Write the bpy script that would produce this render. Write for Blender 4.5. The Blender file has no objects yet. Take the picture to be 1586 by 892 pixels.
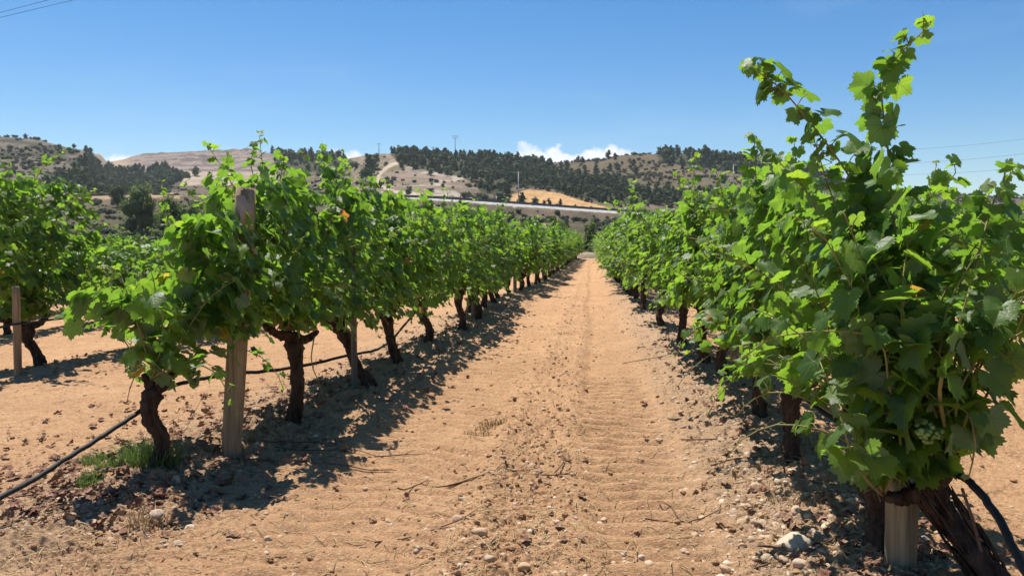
import bpy, math, random
import numpy as np
from mathutils import Vector, Matrix
R = math.radians
SC = bpy.context.scene
COL = SC.collection
rng = np.random.default_rng(7)
random.seed(7)

# ------------------------------------------------------------------ camera, sky, sun, exposure
H = 1.27                                   # eye height above the soil
F = 1200.0 / 1586.0                        # focal length over frame width
PITCH = math.atan(76 / 1200.0)
YAW = math.atan(124 / 1200.0 * math.cos(PITCH))
cam = bpy.data.objects.new('camera', bpy.data.cameras.new('camera'))
COL.objects.link(cam)
cam.data.sensor_width = 36.0
cam.data.lens = 36.0 * F
cam.data.clip_start = 0.05
cam.data.clip_end = 20000
cam.location = (0, 0, H)
cam.rotation_euler = (R(90) - PITCH, 0, YAW)
SC.camera = cam
SUN_DIR = Vector((-0.25, 0.33, 0.91)).normalized()
SUN_EL = math.asin(SUN_DIR.z)
SUN_AZ = math.atan2(SUN_DIR.x, SUN_DIR.y)  # clockwise from +Y

sun = bpy.data.objects.new('sun', bpy.data.lights.new('sun', 'SUN'))
COL.objects.link(sun)
sun.data.energy = 5.0
sun.data.angle = R(0.5)
sun.data.color = (1.0, 0.955, 0.88)
sun.rotation_euler = SUN_DIR.to_track_quat('Z', 'Y').to_euler()
sun.location = (0, 0, 60)

W = bpy.data.worlds.new('World'); SC.world = W; W.use_nodes = True
SC.view_settings.view_transform = 'Standard'
SC.view_settings.look = 'None'
SC.view_settings.gamma = 1
SC.view_settings.use_curve_mapping = False
SC.view_settings.exposure = 0.68
SKY_STRENGTH = 0.0695
SC.cycles.max_bounces = 8
SC.cycles.transparent_max_bounces = 8


class NT:
    """small helper to wire shader nodes"""
    def __init__(s, tree):
        s.t = tree; s.n = tree.nodes; s.l = tree.links; s.n.clear()
    def node(s, kind, ins=None, **props):
        nd = s.n.new(kind)
        for k, v in props.items(): setattr(nd, k, v)
        for k, v in (ins or {}).items():
            if isinstance(v, bpy.types.NodeSocket): s.l.new(v, nd.inputs[k])
            else: nd.inputs[k].default_value = v
        return nd
    def math(s, op, a, b=0.0, c=0.0, clamp=False):
        nd = s.n.new('ShaderNodeMath'); nd.operation = op; nd.use_clamp = clamp
        for i, v in enumerate((a, b, c)):
            if isinstance(v, bpy.types.NodeSocket): s.l.new(v, nd.inputs[i])
            else: nd.inputs[i].default_value = v
        return nd.outputs[0]
    def mix(s, f, a, b, mode='MIX'):
        nd = s.n.new('ShaderNodeMix'); nd.data_type = 'RGBA'; nd.blend_type = mode
        for i, v in ((0, f), (6, a), (7, b)):
            if isinstance(v, bpy.types.NodeSocket): s.l.new(v, nd.inputs[i])
            else: nd.inputs[i].default_value = v if i == 0 else (*v[:3], 1)
        return nd.outputs[2]
    def ramp(s, f, stops, interp='LINEAR'):
        nd = s.n.new('ShaderNodeValToRGB'); nd.color_ramp.interpolation = interp
        e = nd.color_ramp.elements
        while len(e) < len(stops): e.new(0.5)
        for el, (p, c) in zip(e, stops):
            el.position = p
            el.color = (c, c, c, 1) if isinstance(c, (int, float)) else (*c[:3], 1)
        s.l.new(f, nd.inputs[0])
        return nd.outputs[0]
    def noise(s, vec, scale, detail=4, rough=0.55, dist=0.0):
        nd = s.node('ShaderNodeTexNoise', {'Scale': scale, 'Detail': detail, 'Roughness': rough, 'Distortion': dist})
        if vec is not None: s.l.new(vec, nd.inputs['Vector'])
        return nd.outputs['Fac']
    def bump(s, h, strength, dist, normal=None):
        nd = s.node('ShaderNodeBump', {'Height': h, 'Strength': strength, 'Distance': dist})
        if normal is not None: s.l.new(normal, nd.inputs['Normal'])
        return nd.outputs[0]
    def out(s, shader, kind='ShaderNodeOutputMaterial'):
        o = s.n.new(kind); s.l.new(shader, o.inputs['Surface'])


def world_sky():
    t = NT(W.node_tree)
    sky = t.node('ShaderNodeTexSky', sky_type='NISHITA', sun_disc=False, sun_elevation=SUN_EL,
                 sun_rotation=SUN_AZ, altitude=800, air_density=1.0, dust_density=0.45, ozone_density=2.2)
    hs = t.node('ShaderNodeHueSaturation', {'Saturation': 1.40, 'Value': 1.12, 'Color': sky.outputs[0]})
    tc = t.node('ShaderNodeTexCoord').outputs['Generated']
    sep = t.node('ShaderNodeSeparateXYZ', {0: tc})
    x, y, z = sep.outputs
    u = t.math('DIVIDE', x, t.math('MAXIMUM', y, 0.05))           # tangent of the bearing off the row direction
    el = t.math('DIVIDE', z, t.math('SQRT', t.math('ADD', t.math('MULTIPLY', x, x), t.math('MULTIPLY', y, y))))
    # heights of the cloud bank over bearing (mapped -1..1 -> 0..1)
    m = t.math('MULTIPLY_ADD', u, 0.5, 0.5)
    top = t.ramp(m, [(0.0, 0.30), (0.155, 0.55), (0.175, 0.74), (0.20, 0.74), (0.235, 0.70), (0.30, 0.50), (0.322, 0.70), (0.330, 0.86),
                     (0.347, 0.83), (0.362, 0.62), (0.39, 0.45), (0.44, 0.56), (0.452, 0.90), (0.475, 0.90), (0.492, 0.84),
                     (0.505, 0.92), (0.524, 0.86), (0.538, 0.70), (0.56, 0.4), (0.6, 0.2), (1.0, 0.1)])
    mp = t.node('ShaderNodeMapping', {'Vector': tc, 'Scale': (1, 1, 1.5)}).outputs[0]
    n1 = t.noise(mp, 42, 6, 0.62)
    n2 = t.noise(mp, 12, 3, 0.5)
    lim = t.math('MULTIPLY', top, 0.135)
    lim = t.math('ADD', lim, t.math('MULTIPLY', t.math('SUBTRACT', n1, 0.55), 0.045))
    lim = t.math('ADD', lim, t.math('MULTIPLY', t.math('SUBTRACT', n2, 0.5), 0.02))
    k = t.math('MULTIPLY', t.math('SUBTRACT', lim, el), 130, clamp=True)
    front = t.math('GREATER_THAN', y, 0.1)
    n3 = t.noise(mp, 26, 5, 0.6)
    soft = t.ramp(n3, [(0.3, 0.45), (0.55, 1.0)])
    k = t.math('MULTIPLY', t.math('MULTIPLY', k, front), soft)
    # high thin veil
    mp2 = t.node('ShaderNodeMapping', {'Vector': tc, 'Scale': (1.2, 1.2, 5), 'Rotation': (0.1, 0.25, 0.3)}).outputs[0]
    veil = t.math('MULTIPLY', t.ramp(t.noise(mp2, 2.2, 5, 0.6), [(0.52, 0.0), (0.8, 1.0)]), 0.10)
    cc = t.mix(t.noise(mp, 60, 4), (7.4, 7.8, 8.6), (10.6, 10.7, 10.9))
    c = t.mix(veil, hs.outputs[0], (8.0, 8.8, 10.0))
    c = t.mix(k, c, cc)
    bg = t.node('ShaderNodeBackground', {'Color': c, 'Strength': SKY_STRENGTH})
    t.out(bg.outputs[0], 'ShaderNodeOutputWorld')
world_sky()

# ------------------------------------------------------------------ measuring helpers
_Rm = np.array(cam.rotation_euler.to_matrix())
def ray(px, py):
    """X/Y and Z/Y slopes of the line of sight through a point of the photograph (1586 x 892)"""
    px = np.asarray(px, float); py = np.asarray(py, float)
    v = np.stack([(px - 793) / 1200, -(py - 446) / 1200, -np.ones(np.broadcast(px, py).shape)], -1) if px.shape == py.shape else None
    if v is None:
        px, py = np.broadcast_arrays(px, py)
        v = np.stack([(px - 793) / 1200, -(py - 446) / 1200, -np.ones(px.shape)], -1)
    w = v @ _Rm.T
    return w[..., 0] / w[..., 1], w[..., 2] / w[..., 1]
def at(px, py, Y):
    a, b = ray(px, py)
    return Vector((float(a) * Y, Y, H + float(b) * Y))
def on_soil(px, py, z=0.0):
    a, b = ray(px, py)
    Y = (z - H) / float(b)
    return float(a) * Y, Y
def to_px(X, Y, Z):
    P = np.stack(np.broadcast_arrays(X, Y, np.asarray(Z) - H), -1) @ _Rm
    return 793 + 1200 * P[..., 0] / -P[..., 2], 446 - 1200 * P[..., 1] / -P[..., 2]

# ------------------------------------------------------------------ numpy noise
_perm = np.random.default_rng(3).permutation(4096)
def _h(ix, iy):
    return _perm[(_perm[ix & 4095] + iy) & 4095] / 4095.0
def vnoise(x, y):
    x = np.asarray(x, float); y = np.asarray(y, float)
    ix = np.floor(x).astype(int); iy = np.floor(y).astype(int)
    fx = x - ix; fy = y - iy
    fx = fx * fx * fx * (fx * (fx * 6 - 15) + 10); fy = fy * fy * fy * (fy * (fy * 6 - 15) + 10)
    a = _h(ix, iy); b = _h(ix + 1, iy); c = _h(ix, iy + 1); d = _h(ix + 1, iy + 1)
    return (a + (b - a) * fx) * (1 - fy) + (c + (d - c) * fx) * fy
def fbm(x, y, octv=4, gain=0.5):
    s = 0; a = 1; n = 0
    for i in range(octv):
        s = s + a * (vnoise(x * 2 ** i + 17.3 * i, y * 2 ** i - 9.1 * i) - 0.5); n += a; a *= gain
    return s / n * 2      # about -1..1
def sstep(a, b, x):
    t = np.clip((np.asarray(x, float) - a) / (b - a), 0, 1)
    return t * t * (3 - 2 * t)

# ------------------------------------------------------------------ mesh helpers
class G:
    """collects geometry for ONE mesh"""
    def __init__(s):
        s.v = []; s.t = []; s.q = []; s.n = 0; s.a = []
    def add(s, v, tris=None, quads=None, attr=None):
        v = np.asarray(v, float).reshape(-1, 3)
        if tris is not None and len(tris): s.t.append(np.asarray(tris, int).reshape(-1, 3) + s.n)
        if quads is not None and len(quads): s.q.append(np.asarray(quads, int).reshape(-1, 4) + s.n)
        s.v.append(v); s.n += len(v)
        if attr is None: attr = np.zeros((len(v), 3))
        s.a.append(np.broadcast_to(np.asarray(attr, float), (len(v), 3)))
        return s
    def mesh(s, name, mat=None, smooth=True, attr=None):
        me = bpy.data.meshes.new(name)
        v = np.concatenate(s.v) if s.v else np.zeros((0, 3))
        t = np.concatenate(s.t) if s.t else np.zeros((0, 3), int)
        q = np.concatenate(s.q) if s.q else np.zeros((0, 4), int)
        loops = np.concatenate([t.ravel(), q.ravel()]).astype(np.int32)
        nt, nq = len(t), len(q)
        start = np.concatenate([np.arange(nt) * 3, nt * 3 + np.arange(nq) * 4]).astype(np.int32)
        me.vertices.add(len(v)); me.vertices.foreach_set('co', v.astype(np.float32).ravel())
        me.loops.add(len(loops)); me.loops.foreach_set('vertex_index', loops)
        me.polygons.add(nt + nq); me.polygons.foreach_set('loop_start', start)
        me.polygons.foreach_set('use_smooth', np.full(nt + nq, smooth))
        if attr:
            at_ = me.attributes.new(attr, 'FLOAT_VECTOR', 'POINT')
            at_.data.foreach_set('vector', np.concatenate(s.a).astype(np.float32).ravel())
        me.update(calc_edges=True); me.validate()
        if mat: me.materials.append(mat)
        return me
    def obj(s, name, mat=None, parent=None, smooth=True, attr=None, loc=None):
        return link(name, s.mesh(name, mat, smooth, attr), parent, loc)

def link(name, me, parent=None, loc=None):
    o = bpy.data.objects.new(name, me); COL.objects.link(o)
    if parent is not None: o.parent = parent
    if loc is not None: o.location = loc
    return o
def tag(o, label=None, cat=None, group=None, kind=None):
    if label: o['label'] = label
    if cat: o['category'] = cat
    if group: o['group'] = group
    if kind: o['kind'] = kind
    return o
def empty(name, loc=(0, 0, 0), rz=0.0):
    o = bpy.data.objects.new(name, None); COL.objects.link(o)
    o.location = loc; o.rotation_euler = (0, 0, rz); o.empty_display_size = 0.2
    return o
def copy_tree(o):
    c = o.copy(); COL.objects.link(c)
    for ch in list(o.children):
        d = ch.copy(); COL.objects.link(d); d.parent = c
        for g in list(ch.children):
            e = g.copy(); COL.objects.link(e); e.parent = d
    return c

def unit(v):
    v = np.asarray(v, float)
    return v / np.maximum(np.linalg.norm(v, axis=-1, keepdims=True), 1e-9)
def smooth_path(pts, n):
    """Catmull-Rom through pts, n points"""
    P = np.asarray(pts, float)
    P = np.vstack([2 * P[0] - P[1], P, 2 * P[-1] - P[-2]])
    m = len(P) - 3
    out = []
    for s in np.linspace(0, m - 1e-6, n):
        i = int(s); t = s - i
        a, b, c, d = P[i:i + 4]
        out.append(0.5 * (2 * b + (c - a) * t + (2 * a - 5 * b + 4 * c - d) * t * t + (3 * b - a - 3 * c + d) * t ** 3))
    return np.array(out)
def tube(g, pts, rad, sides=6, attr=None, rfun=None, cap=True):
    P = np.asarray(pts, float); n = len(P)
    rad = np.broadcast_to(np.asarray(rad, float), (n,))
    T = unit(np.gradient(P, axis=0))
    ref = np.array([0, 0, 1.0]) if abs(T[0][2]) < 0.9 else np.array([1.0, 0, 0])
    A = np.zeros((n, 3)); a = unit(np.cross(T[0], ref))
    for i in range(n):
        a = a - T[i] * np.dot(a, T[i]); a = unit(a); A[i] = a
    B = np.cross(T, A)
    th = np.linspace(0, 2 * np.pi, sides, endpoint=False)
    rr = rad[:, None] * np.ones(sides)
    if rfun is not None: rr = rr * rfun(np.linspace(0, 1, n)[:, None], th[None, :])
    V = P[:, None] + A[:, None] * (np.cos(th) * rr)[..., None] + B[:, None] * (np.sin(th) * rr)[..., None]
    i = np.arange(n - 1)[:, None] * sides; j = np.arange(sides)[None]
    k = (j + 1) % sides
    Q = np.stack([i + j, i + k, i + sides + k, i + sides + j], -1).reshape(-1, 4)
    Vf = V.reshape(-1, 3); tris = []
    if cap:
        c0 = len(Vf); Vf = np.vstack([Vf, P[0], P[-1]])
        for q in range(sides):
            tris.append((c0, (q + 1) % sides, q)); e = (n - 1) * sides
            tris.append((c0 + 1, e + q, e + (q + 1) % sides))
    g.add(Vf, tris, Q, attr)
    return g
def box(g, x0, x1, y0, y1, z0, z1, M=None):
    v = np.array([(x, y, z) for z in (z0, z1) for y in (y0, y1) for x in (x0, x1)], float)
    if M is not None: v = v @ np.array(M.to_3x3()).T + np.array(M.translation)
    g.add(v, None, [(0, 2, 3, 1), (4, 5, 7, 6), (0, 1, 5, 4), (2, 6, 7, 3), (0, 4, 6, 2), (1, 3, 7, 5)])
    return g
def ico(sub=1):
    t = (1 + 5 ** .5) / 2
    v = [(-1, t, 0), (1, t, 0), (-1, -t, 0), (1, -t, 0), (0, -1, t), (0, 1, t), (0, -1, -t), (0, 1, -t), (t, 0, -1), (t, 0, 1), (-t, 0, -1), (-t, 0, 1)]
    f = [(0, 11, 5), (0, 5, 1), (0, 1, 7), (0, 7, 10), (0, 10, 11), (1, 5, 9), (5, 11, 4), (11, 10, 2), (10, 7, 6), (7, 1, 8),
         (3, 9, 4), (3, 4, 2), (3, 2, 6), (3, 6, 8), (3, 8, 9), (4, 9, 5), (2, 4, 11), (6, 2, 10), (8, 6, 7), (9, 8, 1)]
    v = [tuple(unit(np.array(p))) for p in v]
    for _ in range(sub):
        mid = {}; nf = []
        def m(a, b):
            k = (min(a, b), max(a, b))
            if k not in mid:
                mid[k] = len(v); v.append(tuple(unit((np.array(v[a]) + np.array(v[b])) / 2)))
            return mid[k]
        for a, b, c in f:
            x, y, z = m(a, b), m(b, c), m(c, a)
            nf += [(a, x, z), (b, y, x), (c, z, y), (x, y, z)]
        f = nf
    return np.array(v), np.array(f)
ICO0, ICO1, ICO2, ICO3 = ico(0), ico(1), ico(2), ico(3)

# ------------------------------------------------------------------ materials
def mat(name):
    m = bpy.data.materials.new(name); m.use_nodes = True
    return m, NT(m.node_tree)

def leaf_material(name, dark, mid, young, trans, under, veins=True, tmix=0.48, rough=0.47):
    m, t = mat(name)
    a = t.node('ShaderNodeAttribute', attribute_name='leaf')
    sp = t.node('ShaderNodeSeparateXYZ', {0: a.outputs['Vector']})
    lx, ly, tint = sp.outputs
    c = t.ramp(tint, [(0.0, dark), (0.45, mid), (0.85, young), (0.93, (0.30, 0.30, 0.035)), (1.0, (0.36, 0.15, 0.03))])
    geo = t.node('ShaderNodeNewGeometry')
    n = t.noise(geo.outputs['Position'], 34, 3)
    c = t.mix(t.math('MULTIPLY', n, 0.45), c, mid, 'MIX')
    tr = t.ramp(tint, [(0.0, [k * 0.72 for k in trans]), (0.5, trans), (0.85, (trans[0] * 1.6, trans[1] * 1.3, trans[2])), (0.93, (0.65, 0.55, 0.05)), (1.0, (0.75, 0.28, 0.05))])
    h = n
    if veins:
        ax = t.math('ABSOLUTE', lx)
        d = None
        for deg in (0, 50, 103):
            s_, c_ = math.sin(R(deg)), math.cos(R(deg))
            per = t.math('ABSOLUTE', t.math('SUBTRACT', t.math('MULTIPLY', ax, c_), t.math('MULTIPLY', ly, s_)))
            al = t.math('ADD', t.math('MULTIPLY', ax, s_), t.math('MULTIPLY', ly, c_))
            bad = t.math('MULTIPLY', t.math('LESS_THAN', al, 0.0), 1.0)
            w = t.math('ADD', t.math('ADD', per, bad), t.math('MULTIPLY', al, 0.010))
            d = w if d is None else t.math('MINIMUM', d, w)
        v = t.ramp(d, [(0.006, 1.0), (0.034, 0.0)])
        c = t.mix(t.math('MULTIPLY', v, 0.55), c, (0.20, 0.30, 0.07))
        tr = t.mix(t.math('MULTIPLY', v, 0.6), tr, (0.10, 0.16, 0.03))
        vb = t.node('ShaderNodeTexVoronoi', {'Vector': a.outputs['Vector'], 'Scale': 4.0}, feature='DISTANCE_TO_EDGE').outputs[0]
        h = t.math('ADD', t.math('MULTIPLY', v, -0.8), t.ramp(vb, [(0.0, 0.0), (0.25, 0.7)]))
    bk = geo.outputs['Backfacing']
    c2 = t.mix(bk, c, under)
    bmp = t.bump(h, 0.22, 0.003)
    p = t.node('ShaderNodeBsdfPrincipled', {'Base Color': c2, 'Roughness': t.math('MULTIPLY_ADD', bk, 0.3, rough), 'Specular IOR Level': 0.42, 'Normal': bmp})
    tl = t.node('ShaderNodeBsdfTranslucent', {'Color': tr})
    ms = t.node('ShaderNodeMixShader', {0: tmix, 1: p.outputs[0], 2: tl.outputs[0]})
    t.out(ms.outputs[0])
    return m
M_LEAF = leaf_material('vine_leaf', (0.030, 0.068, 0.012), (0.062, 0.125, 0.018), (0.14, 0.22, 0.03), (0.26, 0.49, 0.035), (0.17, 0.225, 0.11))
M_PINE = leaf_material('pine_needles', (0.052, 0.080, 0.030), (0.080, 0.115, 0.042), (0.12, 0.155, 0.055), (0.10, 0.15, 0.045), (0.06, 0.085, 0.035), False, 0.25, 0.8)
M_BUSH = leaf_material('bush_leaf', (0.055, 0.088, 0.03), (0.085, 0.125, 0.042), (0.12, 0.16, 0.055), (0.20, 0.30, 0.06), (0.10, 0.13, 0.055), False, 0.4, 0.7)
M_SCRUB = leaf_material('scrub_leaf', (0.055, 0.068, 0.032), (0.085, 0.10, 0.048), (0.13, 0.12, 0.07), (0.10, 0.10, 0.05), (0.10, 0.10, 0.06), False, 0.15, 0.85)
M_GRASS = leaf_material('grass_blade', (0.05, 0.09, 0.02), (0.10, 0.16, 0.045), (0.20, 0.23, 0.08), (0.2, 0.32, 0.06), (0.12, 0.17, 0.06), False, 0.3, 0.6)

def simple(name, col, col2=None, scale=20, rough=0.8, bump=0.0, bscale=60, spec=0.3, stretch=None, metal=0.0, bdist=0.01):
    m, t = mat(name)
    tc = t.node('ShaderNodeTexCoord').outputs['Object']
    if stretch: tc = t.node('ShaderNodeMapping', {'Vector': tc, 'Scale': stretch}).outputs[0]
    c = t.mix(t.ramp(t.noise(tc, scale, 5, 0.6), [(0.35, 0.0), (0.65, 1.0)]), col, col2 or [k * 0.6 for k in col])
    ins = {'Base Color': c, 'Roughness': rough, 'Specular IOR Level': spec, 'Metallic': metal}
    if bump: ins['Normal'] = t.bump(t.noise(tc, bscale, 5, 0.65), bump, bdist)
    t.out(t.node('ShaderNodeBsdfPrincipled', ins).outputs[0])
    return m
M_BARK = simple('vine_bark', (0.105, 0.068, 0.048), (0.028, 0.018, 0.014), 26, 0.95, 1.0, 40, 0.1, (1, 1, 0.22), bdist=0.02)
M_CANE = simple('green_shoot', (0.22, 0.24, 0.07), (0.26, 0.17, 0.07), 9, 0.6, 0.2, 60)
M_GRAPE = simple('unripe_grape', (0.20, 0.29, 0.07), (0.13, 0.21, 0.045), 30, 0.35, 0.0, spec=0.5)
M_POST = simple('weathered_wood', (0.38, 0.285, 0.17), (0.19, 0.14, 0.085), 14, 0.85, 0.7, 40, 0.2, (3, 3, 0.18), bdist=0.006)
M_POSTG = simple('grey_wood', (0.20, 0.18, 0.16), (0.09, 0.08, 0.075), 14, 0.9, 0.7, 40, 0.2, (3, 3, 0.18), bdist=0.006)
M_HOSE = simple('black_plastic_pipe', (0.016, 0.017, 0.02), (0.030, 0.028, 0.026), 30, 0.6, 0.15, 90, 0.25)
M_WIRE = simple('galvanised_wire', (0.30, 0.29, 0.28), (0.18, 0.13, 0.10), 30, 0.5, spec=0.5, metal=0.7)
M_TWIG = simple('dry_twig', (0.20, 0.115, 0.075), (0.10, 0.06, 0.045), 40, 0.9, 0.4, 120)
M_STRAW = simple('straw', (0.50, 0.38, 0.20), (0.36, 0.26, 0.13), 20, 0.85)
M_PAPER = simple('dry_bract', (0.42, 0.34, 0.27), (0.27, 0.21, 0.16), 12, 0.8, 0.3, 30)
M_PTRUNK = simple('tree_bark', (0.11, 0.085, 0.06), (0.05, 0.04, 0.03), 8, 0.95, 0.5, 20)
M_CONC = simple('concrete', (0.56, 0.54, 0.50), (0.42, 0.40, 0.37), 1.5, 0.9, 0.2, 10)
M_STEEL = simple('weathered_steel', (0.16, 0.15, 0.15), (0.10, 0.095, 0.09), 2, 0.55, metal=0.25)
M_TOWER = simple('painted_steel', (0.20, 0.25, 0.32), (0.15, 0.19, 0.26), 2, 0.6)
M_ASPH = simple('asphalt', (0.05, 0.05, 0.052), (0.035, 0.035, 0.037), 0.8, 0.9, 0.2, 20)
M_LINE = simple('road_paint', (0.75, 0.75, 0.72), (0.6, 0.6, 0.58), 2, 0.7)
M_TILE = simple('clay_tile', (0.52, 0.31, 0.21), (0.36, 0.30, 0.24), 5, 0.85, 0.5, 12)
M_RUBBLE = simple('brick_wall', (0.33, 0.21, 0.15), (0.22, 0.14, 0.10), 7, 0.9, 0.6, 14)
M_DOOR = simple('old_door', (0.10, 0.07, 0.05), (0.06, 0.045, 0.03), 7, 0.9)
M_DLEAF = simple('withered_leaf', (0.17, 0.07, 0.045), (0.33, 0.20, 0.12), 9, 0.85)

def stone_material():
    m, t = mat('river_stone')
    oi = t.node('ShaderNodeObjectInfo').outputs['Random']
    geo = t.node('ShaderNodeNewGeometry')
    r = t.math('FRACT', t.math('ADD', oi, geo.outputs['Random Per Island']))
    c = t.ramp(r, [(0.0, (0.42, 0.28, 0.17)), (0.35, (0.50, 0.37, 0.25)), (0.6, (0.36, 0.27, 0.20)), (0.8, (0.60, 0.50, 0.39)), (1.0, (0.29, 0.20, 0.14))])
    n = t.noise(geo.outputs['Position'], 55, 5, 0.6)
    c = t.mix(t.math('MULTIPLY', n, 0.5), c, (0.42, 0.28, 0.17))
    p = t.node('ShaderNodeBsdfPrincipled', {'Base Color': c, 'Roughness': 0.85, 'Specular IOR Level': 0.25, 'Normal': t.bump(n, 0.4, 0.006)})
    t.out(p.outputs[0]); return m
M_STONE = stone_material()

def soil_material():
    m, t = mat('dry_soil')
    pos = t.node('ShaderNodeNewGeometry').outputs['Position']
    big = t.noise(pos, 0.9, 4, 0.6)
    med = t.noise(pos, 7, 5, 0.65)
    fine = t.noise(pos, 60, 6, 0.7)
    c = t.mix(t.ramp(big, [(0.35, 0.0), (0.65, 1.0)]), (0.47, 0.278, 0.146), (0.39, 0.220, 0.112))
    c = t.mix(t.ramp(med, [(0.45, 0.0), (0.75, 1.0)]), c, (0.33, 0.178, 0.092))
    c = t.mix(t.ramp(fine, [(0.5, 0.0), (0.72, 0.8)]), c, (0.62, 0.42, 0.26))
    c = t.mix(t.ramp(t.noise(pos, 24, 6, 0.75), [(0.33, 0.75), (0.47, 0.0)]), c, (0.27, 0.145, 0.075))
    # grit and small chips, pale and dark
    v = t.node('ShaderNodeTexVoronoi', {'Vector': pos, 'Scale': 48.0, 'Randomness': 1.0})
    chip = t.ramp(v.outputs['Distance'], [(0.14, 1.0), (0.22, 0.0)])
    sepc = t.node('ShaderNodeSeparateColor', {0: v.outputs['Color']})
    some = t.math('GREATER_THAN', sepc.outputs[0], 0.52)
    chipc = t.mix(sepc.outputs[1], (0.26, 0.16, 0.10), (0.74, 0.60, 0.44))
    c = t.mix(t.math('MULTIPLY', chip, t.math('MULTIPLY', some, 0.75)), c, chipc)
    a = t.node('ShaderNodeAttribute', attribute_name='zone')
    sp = t.node('ShaderNodeSeparateXYZ', {0: a.outputs['Vector']})
    c = t.mix(t.math('MULTIPLY', sp.outputs[0], t.ramp(med, [(0.3, 0.3), (0.6, 0.9)])), c, (0.36, 0.25, 0.165))
    b1 = t.bump(t.math('ADD', fine, t.noise(pos, 18, 5, 0.7)), 0.9, 0.018)
    hh = t.math('ADD', t.math('MULTIPLY', chip, t.math('MULTIPLY', some, 1.0)), t.noise(pos, 170, 3, 0.6))
    b2 = t.bump(hh, 0.6, 0.006, b1)
    p = t.node('ShaderNodeBsdfPrincipled', {'Base Color': c, 'Roughness': 0.95, 'Specular IOR Level': 0.12, 'Normal': b2})
    t.out(p.outputs[0]); return m
M_SOIL = soil_material()

def hill_material():
    m, t = mat('hill_cover')
    pos = t.node('ShaderNodeNewGeometry').outputs['Position']
    a = t.node('ShaderNodeAttribute', attribute_name='cover')
    n = t.noise(pos, 0.35, 6, 0.68)
    n2 = t.noise(pos, 2.2, 5, 0.7)
    c = a.outputs['Color']
    c = t.mix(t.ramp(n, [(0.35, 0.75), (0.6, 0.0)]), c, (0.62, 0.62, 0.62), 'MULTIPLY')
    c = t.mix(t.ramp(n2, [(0.40, 0.6), (0.6, 0.0)]), c, (0.6, 0.6, 0.58), 'MULTIPLY')
    p = t.node('ShaderNodeBsdfPrincipled', {'Base Color': c, 'Roughness': 1.0, 'Specular IOR Level': 0.05, 'Normal': t.bump(n2, 0.8, 0.5)})
    t.out(p.outputs[0]); return m
M_HILL = hill_material()

# ------------------------------------------------------------------ rows in plan and the soil surface
def row_left(y): return np.interp(y, [3, 4.4, 7, 11, 26, 58], [-2.42, -2.36, -2.16, -2.05, -1.62, -1.15])
def row_right(y): return np.interp(y, [2, 4.4, 7, 11, 18, 58], [1.16, 1.12, 1.15, 1.02, 0.86, 0.80])
ROWS = [row_left, row_right, lambda y: row_left(y) - 3.15, lambda y: row_left(y) - 6.3, lambda y: row_left(y) - 9.45,
        lambda y: row_right(y) + 3.0, lambda y: row_right(y) + 6.0]
def soil_z(x, y, fine=True):
    x = np.asarray(x, float); y = np.asarray(y, float)
    z = -0.22 * sstep(9, 30, y)
    z = z - 0.035 * np.maximum(0, -x - 3.3) - 0.02 * np.maximum(0, x - 3.0)
    for r in ROWS:
        k = np.exp(-((x - r(y)) / 0.42) ** 2)
        z = z + 0.075 * k
    drift = 0.04 * np.sin(y * 0.7)
    # two wheel tracks either side of a crumbly middle strip
    for xc, w in ((-1.0 + drift, 0.36), (0.24 + drift, 0.27)):
        xc = xc * np.interp(y, [3, 26, 58], [1, 0.75, 0.5]) - np.interp(y, [3, 26, 58], [0, 0.05, 0.1])
        w = w * np.interp(y, [3, 58], [1, 0.7])
        d = np.abs(x - xc) / w
        k = 1 - sstep(0.75, 1.25, d)
        z = z - 0.035 * k + 0.012 * np.exp(-((d - 1.35) / 0.25) ** 2)
        if fine:
            ph = y + 0.22 * np.abs(x - xc) * (1 if xc is None else 1) + 0.05 * fbm(x * 1.5, y * 1.5, 2) + 0.035 * np.sin(7 * x)
            lug = np.abs(np.sin(np.pi * ph / (0.150 + 0.0 * x))) ** 1.3 * (.8 + .4 * vnoise(x * 9, y * 9))
            amp = 0.038 * (0.45 + 0.75 * vnoise(x * 0.9 + 5, y * 0.5)) * np.interp(y, [2, 4, 30, 60], [0.75, 1, 0.9, 0.4])
            z = z + amp * (lug - 0.5) * k
    K = 0
    for xc, w in ((-1.0, 0.40), (0.24, 0.30)):
        q = xc * np.interp(y, [3, 26, 58], [1, 0.75, 0.5]) - np.interp(y, [3, 26, 58], [0, 0.05, 0.1])
        K = K + (1 - sstep(0.7, 1.2, np.abs(x - q) / (w * np.interp(y, [3, 58], [1, 0.7]))))
    if fine:
        mid = np.exp(-((x + 0.36) / 0.27) ** 2)
        bank = np.exp(-((x - 0.95) / 0.45) ** 2) + np.exp(-((x - row_left(y) - 0.25) / 0.5) ** 2)
        z = z + 0.026 * fbm(x * 1.7, y * 1.7, 3) + 0.012 * (1 - .6 * K) * fbm(x * 7, y * 7, 3)
        z = z + (1 - .75 * K) * (0.014 + 0.020 * mid + 0.030 * bank) * (np.abs(fbm(x * 12, y * 12, 3)) - 0.15)
        z = z + (1 - .7 * K) * (0.007 + 0.010 * mid + 0.013 * bank) * fbm(x * 38, y * 38, 2)
    return z

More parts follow.
